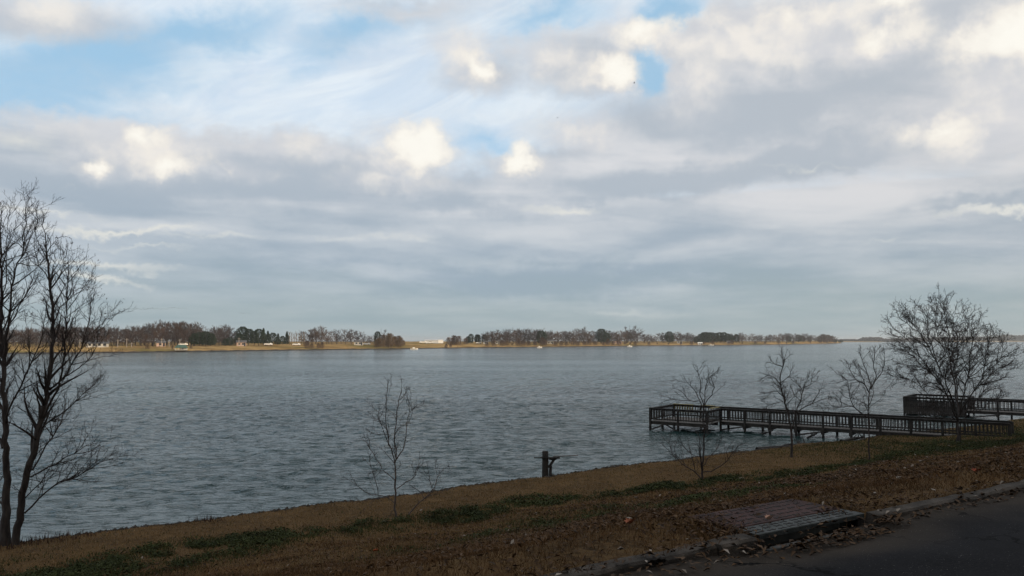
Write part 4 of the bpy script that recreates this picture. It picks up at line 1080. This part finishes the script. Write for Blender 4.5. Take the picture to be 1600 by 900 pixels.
WR = [(800, ' at its left end'), (840, ' left of the rounded evergreen'), (875, ' around the white cottage'), (925, ' right of the white cottage'), (960, ' around the broad evergreen'), (1010, ' at its right end'), (1060, ' left of the pale house'), (1086, ' between pale house and pines'), (1160, ' behind the pine belt'), (1230, ' right of the pine belt'), (9999, ' near the point')]
LW = [(-150, 516), (0, 514), (60, 511), (100, 507), (160, 509), (200, 511), (257, 502), (292, 500), (315, 514), (345, 508), (372, 516)]
GLW = 'trees of the dense wood on the far shore, left'
stand('bare', -60, 372, 8.5, LW, (52, 75), 'front bare tree of the far left wood,', 'front bare tree of the far left wood', where=WL, wide=1.05)
stand('bare', -60, 372, 10.5, [(a, b + 3) for a, b in LW], (85, 130), 'rear bare tree of the far left wood,', 'rear bare tree of the far left wood', where=WL, wide=1.1)
stand('bare', -40, 372, 12.5, [(a, b + 14) for a, b in LW], (48, 58), 'low bare tree under the far left wood,', 'low bare tree under the far left wood', where=WL, wide=1.2)
GE = 'evergreens in front of the far left wood'
for px, t in ((303, 521), (311, 519), (321, 518), (329, 521), (352, 529), (359, 527)): place('round', px, t, 46, 'small dark evergreen before the far left wood', GE, 'tree', 1.15)
for px, t, kd in ((379, 510.5, 'round'), (388, 514, 'round'), (397, 517, 'round'), (404, 514, 'round'), (411, 513, 'cone'), (418, 517, 'cone'), (426, 520, 'round'), (434, 521, 'cone'), (441, 525, 'round'), (373, 521, 'round'), (448, 518, 'cone')):
    place(kd, px, t, fr.uniform(48, 60), 'tall dark green pine in the clump between brown wood and pale trunks', 'pines of the far clump', 'tree', 1.0)
# row of tall pale trunks
for a, px in enumerate((452, 455.5, 459, 462.5, 467, 470, 474.5)):
    p = far_pt(px, 52); H = on_y(px, 519.5 + 1.5 * (a % 3), p.y).z - p.z
    o = thing('pale_trunk_tree', p, 'tall straight pale trunk in a row beside the far pines', 'tree', 'row of pale trunks on the far shore')
    t = Tubes(); t.add([(0, 0, -.3), (0.1, 0, H * .5), (0, 0, H)], [.26, .19, .07], 6)
    link('trunk', t.mesh('trunk', FPALE), o)
    t = Tubes(); r = random.Random(a)
    for q in range(26):
        z = H * r.uniform(.25, 1); an = r.uniform(0, 6.28); t.add([(0, 0, z), (cos(an) * .5, sin(an) * .5, z + .5), (cos(an) * .7, sin(an) * .7, z + 1.3)], [.06, .05, .03], 3)
    link('crown', t.mesh('crown', FPALE), o)
MW = [(470, 517), (480, 514), (500, 508), (515, 517), (530, 514), (548, 511), (560, 517), (575, 523), (600, 522)]
stand('bare', 472, 592, 9.0, MW, (60, 90), 'bare tree in the airy brown grove right of the pale trunks', 'grove right of the pale trunks')
stand('bare', 472, 596, 10.0, [(a, b + 9) for a, b in MW], (95, 130), 'rear bare tree in the airy grove right of the pale trunks', 'rear of the grove right of the pale trunks', wide=1.2)
stand('shrub', 478, 506, 7, [(478, 533), (506, 537)], (6, 16), 'pinkish brown bare shrub on the shore below the pale trunks', 'pinkish shore shrubs', 'shrub')
place('round', 590, 518, 40, 'dark ragged evergreen behind the orange willow thicket', None, 'tree', .8); place('airy', 600, 514, 42, 'thin crooked bare tree poking above the ragged evergreen', None, 'tree')
stand('shrubo', 588, 634, 6.0, [(588, 532), (600, 525), (615, 522), (626, 528), (636, 536)], (8, 26), 'orange brown willow shrub at the tip of the meadow', 'orange willow thicket', 'shrub', .85, 5)
stand('shrub', 598, 632, 8.0, [(598, 524), (616, 523), (632, 533)], (26, 40), 'orange brown willow shrub at the tip of the meadow', 'orange willow thicket', 'shrub', .9, 5)
stand('shrub', 700, 726, 6.5, [(700, 528), (712, 525), (726, 529)], (30, 60), 'rusty bush by the pole at the start of the wooded point', 'rusty bushes by the pole', 'shrub')
stand('shrub', 694, 716, 7, [(694, 539), (716, 538)], (3, 8), 'low brown bush at the water edge below the rusty bushes', 'low shore bushes', 'shrub')
stand('round', 729, 760, 7.5, [(729, 524), (750, 521), (760, 522)], (60, 80), 'dark leafy tree at the start of the wooded point', 'dark trees at the wooded point', wide=.9)
RW = [(745, 520), (768, 516), (800, 515), (820, 514), (870, 516), (900, 516), (913, 512), (930, 517), (970, 515), (985, 512), (1003, 520), (1020, 522), (1040, 520), (1070, 519), (1090, 522), (1150, 521), (1180, 521.5), (1240, 521.5), (1270, 522), (1298, 523), (1306, 526)]
GRW = 'trees of the long wood on the middle far shore'
stand('bare', 762, 995, 7, RW, (50, 75), 'front bare tree of the middle far wood,', 'front bare tree of the middle far wood', where=WR, wide=1.25)
stand('bare', 762, 1000, 7.5, [(a, b + 4) for a, b in RW], (80, 120), 'rear bare tree of the middle far wood,', 'rear bare tree of the middle far wood', where=WR, wide=1.35)
GR2 = 'trees of the low wood towards the point'
stand('bare', 1006, 1306, 6.6, RW, (40, 65), 'front bare tree of the low far wood,', 'front bare tree of the low far wood', where=WR, wide=1.25)
stand('bare', 1006, 1304, 8, [(a, b + 3) for a, b in RW], (70, 110), 'rear bare tree of the low far wood,', 'rear bare tree of the low far wood', where=WR, wide=1.35)
place('airy', 997, 508, 45, 'tall round-headed bare tree standing alone above the far wood', None, 'tree', 1.1); place('airy', 979, 509, 50, 'slender bare tree beside the tall round-headed tree', None, 'tree', .9); place('airy', 912, 509.5, 70, 'bare treetop rising above the middle far wood', None, 'tree', .8)
for px, t, lb in ((846, 517, 'dark rounded evergreen standing out in the middle far wood'), (940, 514, 'broad dark evergreen at the right half of the middle far wood'), (948, 520, 'lower dark evergreen against the broad one'), (1046, 518, 'lone dark evergreen in the low wood left of the pines')): place('round', px, t, 44, lb, None, 'tree', 1.15)
stand('round', 1086, 1156, 6.5, [(1086, 523), (1096, 518), (1120, 519), (1150, 521)], (36, 60), 'dark pine in the pine belt of the low far wood', 'pine belt of the low wood', wide=1.1)
stand('round', 1232, 1300, 11, [(1232, 523), (1300, 525)], (60, 90), 'dull dark tree in the wood at the far point', 'dull trees at the far point', wide=1.2)
stand('shrub', 762, 1000, 9, [(762, 533), (830, 532), (845, 528), (870, 530), (900, 530), (990, 533)], (8, 22), 'reddish shore shrub below the middle far wood,', 'reddish shore shrubs', 'shrub', 1.1, 4, WR)
stand('shrub', 1010, 1300, 17, [(1010, 534), (1300, 531)], (6, 16), 'small brown shrub on the far bank,', 'small bank shrubs', 'shrub', 1.0, 3, WR)
stand('shrubo', 225, 330, 34, [(225, 538), (330, 540)], (12, 20), 'small orange shrub on the sunny far meadow', 'shrubs on the sunny meadow', 'shrub', .9, 2)
stand('shrub', 1288, 1305, 6, [(1288, 522), (1305, 526)], (10, 20), 'pinkish bare thicket at the very end of the point', 'thicket at the end of the point', 'shrub', 1.0, 1)
stand('round', 1306, 1316, 4.5, [(1306, 530), (1316, 532.5)], (3, 10), 'low dark bush past the tip of the far point', 'bushes past the point', 'bush', 1.5, 1)

# brush under the far woods
def brush(name, x0, x1, step, toprow, off, label, seed):
    me = cluster_mesh(seed, 'shrub', FC, 320); co = np.empty(len(me.vertices) * 3, dtype=np.float32); me.vertices.foreach_get('co', co); co = co.reshape(-1, 3)
    r = random.Random(seed); V = []; x = x0
    while x < x1:
        p = far_pt(x, r.uniform(*off)); H = max(1.0, on_y(x, toprow + r.uniform(-2.5, 2), p.y).z - p.z); a = r.uniform(0, 6.28); w = H * r.uniform(.9, 1.5)
        V.append(np.stack([(co[:, 0] * cos(a) - co[:, 1] * sin(a)) * w + p.x, (co[:, 0] * sin(a) + co[:, 1] * cos(a)) * w + p.y, co[:, 2] * H + p.z], 1)); x += step * r.uniform(.6, 1.3)
    V = np.concatenate(V); tag(link(name, np_mesh(name, V, np.arange(len(V)).reshape(-1, 4), FC)), label, 'brush', kind='stuff')
brush('undergrowth', -60, 372, 4.5, 531, (62, 95), 'brown undergrowth below the far left wood', 21)
brush('undergrowth', 476, 590, 4.5, 532, (70, 100), 'brown undergrowth below the airy grove', 22)
brush('undergrowth', 765, 1306, 3.6, 529.5, (52, 90), 'brown undergrowth below the middle and low far woods', 23)

# distant woods, too far to tell single trees
def wood(name, x0, x1, tops, row, label, seed, mat):
    r = random.Random(seed); V = []; F = []; x = x0
    while x < x1:
        s = on_z(x, row, 0); d = Vector((s.x, s.y, 0)); d *= (d.length + r.uniform(20, 120)) / d.length
        top = on_y(x, float(np.interp(x, [a for a, _ in tops], [b for _, b in tops])) + r.uniform(-.6, .9), d.y).z; R = r.uniform(5, 11)
        for a in range(60):
            an = r.uniform(0, 6.28); z = top * (r.random() ** .7); rr = R * math.sqrt(max(.1, 1 - (z / top) ** 3)) * r.random() ** .5
            c = Vector((d.x + cos(an) * rr, d.y + sin(an) * rr, z)); q = len(V); sz = r.uniform(1.2, 3.0)
            e1 = Vector((r.gauss(0, 1), r.gauss(0, 1), r.gauss(0, 1))).normalized() * sz; e2 = e1.cross(Vector((r.gauss(0, 1), r.gauss(0, 1), r.gauss(0, 1)))).normalized() * sz * .7
            V += [c - e1, c + e2, c + e1, c - e2]; F.append((q, q + 1, q + 2, q + 3))
        x += r.uniform(.5, .9)
    o = mesh_obj(name, V, F, mat); return tag(o, label, 'wood', kind='stuff')
FW = mottled('distant_wood', (0.035, 0.032, 0.030), (0.070, 0.060, 0.055), .02, .95, island=.4)
wood('distant_wood', 1296, 1480, [(1296, 531), (1320, 530.5), (1344, 530.5), (1348, 527.5), (1376, 527), (1380, 530), (1390, 529.5), (1480, 527)], 534.2, 'hazy low wood on the distant shore beyond the point', 1, FW)
wood('distant_wood', 1480, 1900, [(1480, 527), (1556, 526), (1566, 524), (1574, 523), (1584, 524), (1620, 524), (1900, 522)], 533.7, 'blue-grey distant wood at the right edge of the lake', 2, FW)

# ------------------------------------------------------------------ far buildings, poles, cars, boats
GREENR = mottled('green_metal_roof', (0.030, 0.075, 0.055), (0.055, 0.115, 0.085), .5, .5)
GREYR = mottled('grey_shingle_roof', (0.06, 0.06, 0.065), (0.12, 0.12, 0.125), .5, .8)
SIDING = mottled('pale_siding', (0.30, 0.29, 0.27), (0.42, 0.41, 0.38), 1.0, .8)
PINKW = mottled('pinkish_siding', (0.34, 0.24, 0.20), (0.45, 0.33, 0.28), .5, .8)
GLASS = mottled('dark_window', (0.012, 0.014, 0.018), (0.03, 0.034, 0.04), .5, .15, spec=.6)
LIGHTPANEL = mottled('light_grey_metal', (0.42, 0.44, 0.46), (0.55, 0.57, 0.58), .5, .5)
def house(px, off, W, D, h, rise, wall, roof, label, name='lake_house', dz=0, win=3, door=True, cat='house', open_sides=False):
    p = far_pt(px, off, dz); rz = -math.atan2(p.x, p.y)
    o = thing(name, p, label, cat, None, rz)
    if open_sides:
        put('floor', o, board(W, D, .25, wall), (0, 0, .1))
        for a in range(5): put('post', o, board(.28, .28, h, wall), (-W / 2 + .2 + a * (W - .4) / 4, -D / 2 + .2, .22 + h / 2)); put('post', o, board(.28, .28, h, wall), (-W / 2 + .2 + a * (W - .4) / 4, D / 2 - .2, .22 + h / 2))
        put('wall', o, board(W * .55, .15, h, wall), (W * .2, D / 2 - .6, .22 + h / 2)); base_h = h + .2
    else: put('wall', o, board(W, D, h + .6, wall), (0, 0, h / 2 - .3)); base_h = h
    e = .35; V = [(-W / 2 - e, -D / 2 - e, 0), (W / 2 + e, -D / 2 - e, 0), (W / 2 + e, D / 2 + e, 0), (-W / 2 - e, D / 2 + e, 0), (-W / 2 + (W * .22 if open_sides else -e), 0, rise), (W / 2 - (W * .22 if open_sides else -e), 0, rise)]
    V += [(x, y, z - .15) for x, y, z in V[:4]]
    mesh_obj('roof', V, [(0, 1, 5, 4), (1, 2, 5), (2, 3, 4, 5), (3, 0, 4), (0, 6, 7, 1), (1, 7, 8, 2), (2, 8, 9, 3), (3, 9, 6, 0), (6, 9, 8, 7)], roof, o, (0, 0, base_h))
    if not open_sides:
        for a in range(win):
            wx = -W / 2 + W * (a + .7) / (win + .6); w = put('window', o, board(1.1, .06, 1.1, GLASS), (wx, -D / 2 - .02, h * .55)); put('sill', w, board(1.3, .12, .1, WHITE), (0, -.03, -.6))
        if door: put('door', o, board(.95, .06, 2.0, GLASS), (W / 2 - W * .16, -D / 2 - .02, 1.0))
    return o
house(283, 3, 6.0, 4.5, 1.15, 1.4, SIDING, GREENR, 'green-roofed open boat shelter with white posts on the far shore', 'boat_shelter', .15, cat='shelter', open_sides=True)
house(152, 42, 10, 5, 1.6, .7, SIDING, GREYR, 'long low white house before the wood on the far left shore', win=4)
house(251, 44, 4.5, 4, 2.0, 1.0, PINKW, GREYR, 'small tan shed under the wood left of the green-roofed shelter', 'shed', win=1, cat='shed')
house(377, 44, 5.5, 5, 2.3, 1.2, PINKW, GREYR, 'tan cottage at the foot of the dark pines', win=2)
house(560, 46, 6, 5, 2.3, 1.3, SIDING, GREYR, 'white cottage under the airy brown grove', win=2)
p = house(678, 150, 16, 8, 2.6, .7, LIGHTPANEL, LIGHTPANEL, 'long pale metal barn with a bright white end on the open meadow', 'metal_barn', 0, win=0, cat='barn', door=False)
put('white_gable', p, board(4.6, .2, 3.0, WHITE), (6.0, -4.12, 1.4))
house(759, 52, 4.5, 4, 1.8, 1.0, SIDING, GREYR, 'small white cabin at the left of the dark trees on the point', win=1)
house(777, 50, 4, 4, 2.2, 1.0, SIDING, GREYR, 'bright white hut left of the middle far wood', 'hut', win=1, cat='hut')
house(860, 48, 6, 5, 2.6, 1.4, SIDING, GREYR, 'white cottage in the middle of the long far wood', win=2)
house(965, 46, 9, 6, 2.6, 1.4, PINKW, GREYR, 'pinkish house at the right end of the middle far wood', win=3)
house(1062, 34, 6, 5, 2.5, 1.2, SIDING, GREYR, 'pale house on the grass by the low wood', win=2)
house(1094, 8, 5, 4, 2.0, 1.0, LIGHTPANEL, WHITE, 'pale boathouse at the water left of the white dock', 'boathouse', win=1, cat='boathouse')
house(1138, 30, 4, 4, 2.2, 1.0, SIDING, GREYR, 'small white hut before the pine belt', 'hut', win=1, cat='hut')
POLE = mottled('pale_pole_wood', (0.24, 0.22, 0.20), (0.36, 0.33, 0.30), 1, .9)
for px, t in ((124, 530), (183.5, 530), (197.5, 528.5), (205, 535), (252, 528.5), (264, 532), (280.5, 529.5), (373, 527.5), (702.5, 526)):
    p = far_pt(px, 40 if px < 400 else 45); H = on_y(px, t, p.y).z - p.z
    o = thing('utility_pole', p, 'pale wooden utility pole on the sunny far meadow', 'pole', 'utility poles on the far shore')
    t = Tubes(); t.add([(0, 0, -.5), (0, 0, H)], [.17, .12], 8); link('pole', t.mesh('pole', POLE), o); put('crossarm', o, board(1.9, .12, .14, POLE), (0, 0, H - .7))
def car(px, off, label, L=5.2, h=1.75, rz=0):
    p = far_pt(px, off); o = thing('parked_car', p, label, 'car', None, rz)
    prof = [(-.5, .32), (.5, .32), (.5, .72), (.40, .80), (.26, 1.0), (-.2, 1.0), (-.34, .78), (-.5, .72)]; w = .95; n = len(prof)
    V = [(x * L, -w, z * h) for x, z in prof] + [(x * L, w, z * h) for x, z in prof]
    mesh_obj('body', V, [tuple(range(n))[::-1], tuple(range(n, 2 * n))] + [(a, (a + 1) % n, n + (a + 1) % n, n + a) for a in range(n)], WHITE, o)
    for x in (-.32, .3):
        for y in (-w - .01, w + .01):
            t = Tubes(); t.add([(x * L, y - .1, .33), (x * L, y - .09, .33), (x * L, y + .09, .33), (x * L, y + .1, .33)], [.05, .34, .34, .05], 12); link('wheel', t.mesh('wheel', GLASS), o)
    put('window', o, board(L * .5, 2 * w + .02, .34, GLASS), (.02 * L, 0, .88 * h))
car(661, 110, 'white van parked on the open meadow left of the pale barn', 6.0, 2.1); car(672, 112, 'white car parked in front of the pale barn', 5.0, 1.7)
car(748, 60, 'white car by the small cabin at the wooded point', 4.8, 1.7); car(463, 48, 'white car parked behind the pale trunks', 4.8, 1.7); car(573, 50, 'white car parked right of the cottage in the grove', 4.8, 1.7)
car(419, 46, 'white car parked under the right end of the pines', 4.8, 1.7); car(286, 48, 'white car on the lane above the green-roofed shelter', 4.6, 1.7)
def boat(px, py, label, L=6.0):
    p = on_z(px, py, 0); o = thing('moored_boat', p, label, 'boat', None, random.Random(px).uniform(-.2, .2))
    st = [(-.5, .40), (-.2, .46), (.2, .40), (.4, .22), (.5, .02)]; V = []; b_ = L * .36
    for x, w in st: V += [(x * L, -w * b_, .75 + .25 * max(0, x)), (x * L, 0, -.15), (x * L, w * b_, .75 + .25 * max(0, x))]
    F = [(0, 1, 2)]
    for a in range(4):
        for c in (0, 1): F.append((a * 3 + c, a * 3 + 3 + c, a * 3 + 4 + c, a * 3 + 1 + c))
        F.append((a * 3, a * 3 + 2, a * 3 + 5, a * 3 + 3))
    mesh_obj('hull', V, F, WHITE, o); put('cabin', o, board(L * .28, b_ * .5, .7, WHITE, .05), (-.05 * L, 0, 1.05)); put('motor', o, board(.4, .35, .9, GLASS, .05), (-.53 * L, 0, .7))
boat(984, 542, 'small white boat off the right end of the middle wood', 4.5); boat(647, 546.2, 'white boat near the tip of the sunny meadow', 5); boat(843, 543.6, 'tiny white boat off the middle wood', 4)
boat(1111, 539.9, 'white boat at the dock by the pale boathouse', 6)
def dock(px, off, W, label):
    p = far_pt(px, off); p.z = .55; o = thing('small_dock', p, label, 'dock', None, -math.atan2(p.x, p.y))
    for a in range(8): put('plank', o, board(W / 8 - .05, 3.0, .12, DECKW), (-W / 2 + (a + .5) * W / 8, 0, 0))
    for x in (-W / 2 + .2, 0, W / 2 - .2): put('post', o, board(.2, .2, 1.5, WOOD), (x, -1.35, -.3))
dock(575, -2, 9, 'low dark dock at the shore below the brown grove'); dock(1082, -2, 12, 'dark dock on the water by the pale boathouse'); dock(345, -2, 10, 'low dark jetty along the sunny meadow shore'); dock(960, -2, 7, 'little dock at the right of the middle shore')

# ------------------------------------------------------------------ birds
BIRD = mottled('dark_feathers', (0.02, 0.02, 0.022), (0.05, 0.05, 0.055), 3, .8)
def bird_mesh(flap):
    V = [(-.45, 0, 0), (-.1, .09, .03), (.35, .05, .03), (.55, 0, .02), (-.1, -.09, .03), (.35, -.05, .03), (0, 0, -.09), (.05, 0, .1)]
    F = [(0, 1, 7), (1, 2, 7), (2, 3, 7), (0, 7, 4), (4, 7, 5), (5, 7, 3), (0, 6, 1), (1, 6, 2), (2, 6, 3), (0, 4, 6), (4, 5, 6), (5, 3, 6)]
    for s in (-1, 1):
        q = len(V); V += [(.22, .05 * s, .04), (-.14, .05 * s, .04), (-.12, .45 * s, .04 + flap * .4), (.18, .42 * s, .05 + flap * .4), (-.02, .85 * s, .03 + flap * .7)]
        F += [(q, q + 1, q + 2, q + 3), (q + 3, q + 2, q + 4)]
    me = bpy.data.meshes.new('bird'); me.from_pydata(V, [], F); me.materials.append(BIRD); return me
BM = [bird_mesh(f) for f in (-.3, .15, .6)]
br = random.Random(12)
def bird(px, py, D, label, group, s=1.0):
    o = link('flying_bird', br.choice(BM), None, on_y(px, py, D), br.uniform(2.6, 3.6)); o.scale = (s, s, s); tag(o, label, 'bird', group)
for a in range(44):
    px = 164 + a * 2.95 + br.uniform(-1, 1); bird(px, 485.5 - 3.6 * sin(min(a / 30, 1) * 1.5) + br.uniform(-1.3, 1.3), 560 + br.uniform(-20, 20), 'tiny dark bird flying in the long line above the far left wood', 'birds flying in a line above the wood', 1.0 if a < 26 else .75)
for a in range(7): bird(374 + a * 3 + br.uniform(-1, 1), 489 + br.uniform(-.7, .7), 640, 'faint bird in the small trailing flock above the pines', 'small trailing flock', .8)
bird(991, 130, 55, 'single dark bird high in the sky below the small blue gap', None, .16); bird(871, 184, 62, 'second small bird in the middle of the sky', None, .14)

# ------------------------------------------------------------------ unseen conifers added behind the viewpoint to keep the low sun off the bank
TALL = [cluster_mesh(41 + a, 'round', mottled('cedar_foliage', (0.012, 0.024, 0.012), (0.035, 0.055, 0.026), .3, .9, island=.5), 9000) for a in range(2)]
cd = random.Random(4); u = -46.0; kx = 0
while u < 150:
    H = cd.uniform(14, 16.5); p = bank_at(u, -10.5 - cd.uniform(0, 2)); p.z = ROAD_Z
    o = thing('shade_cedar', p, 'unseen dense cedar added across the road to shade the bank', 'tree', 'cedars added for shade', cd.uniform(0, 6)); o.scale = (H * .62, H * .62, H)
    link('trunk', EST, o); link('crown', TALL[kx % 2], o); kx += 1; u += cd.uniform(4.2, 5.5)

# ------------------------------------------------------------------ thin winter haze
hz = bpy.data.materials.new('winter_haze'); hz.use_nodes = True
t = hz.node_tree; t.nodes.clear(); q = NG(t)
pv = q.node('ShaderNodeVolumePrincipled'); ho = q.node('ShaderNodeOutputMaterial')
pv.inputs['Color'].default_value = (0.86, 0.92, 0.97, 1); pv.inputs['Density'].default_value = 0.00011; pv.inputs['Anisotropy'].default_value = 0.2
t.links.new(pv.outputs[0], ho.inputs['Volume'])
hb = box_mesh('haze', 24000, 24000, 44, hz, 0, -4.0)
haze = link('haze', hb); tag(haze, 'thin pale winter haze over the lake', kind='stuff')

# ------------------------------------------------------------------ tell look-alikes apart by their place in the row
ORD = 'first second third fourth fifth sixth seventh eighth ninth tenth eleventh twelfth thirteenth fourteenth fifteenth sixteenth seventeenth eighteenth nineteenth twentieth'.split()
same = {}
for o in scene.objects:
    if o.parent is None and o.get('label') and o.get('group') and o.get('category') not in ('bird',) and o.name.split('.')[0] != 'shade_cedar': same.setdefault(o['label'], []).append(o)
for lab, obs in same.items():
    if 1 < len(obs) <= len(ORD):
        for k, o in enumerate(sorted(obs, key=lambda q: q.location.x / q.location.y)): o['label'] = lab + ', ' + ORD[k] + ' from left'
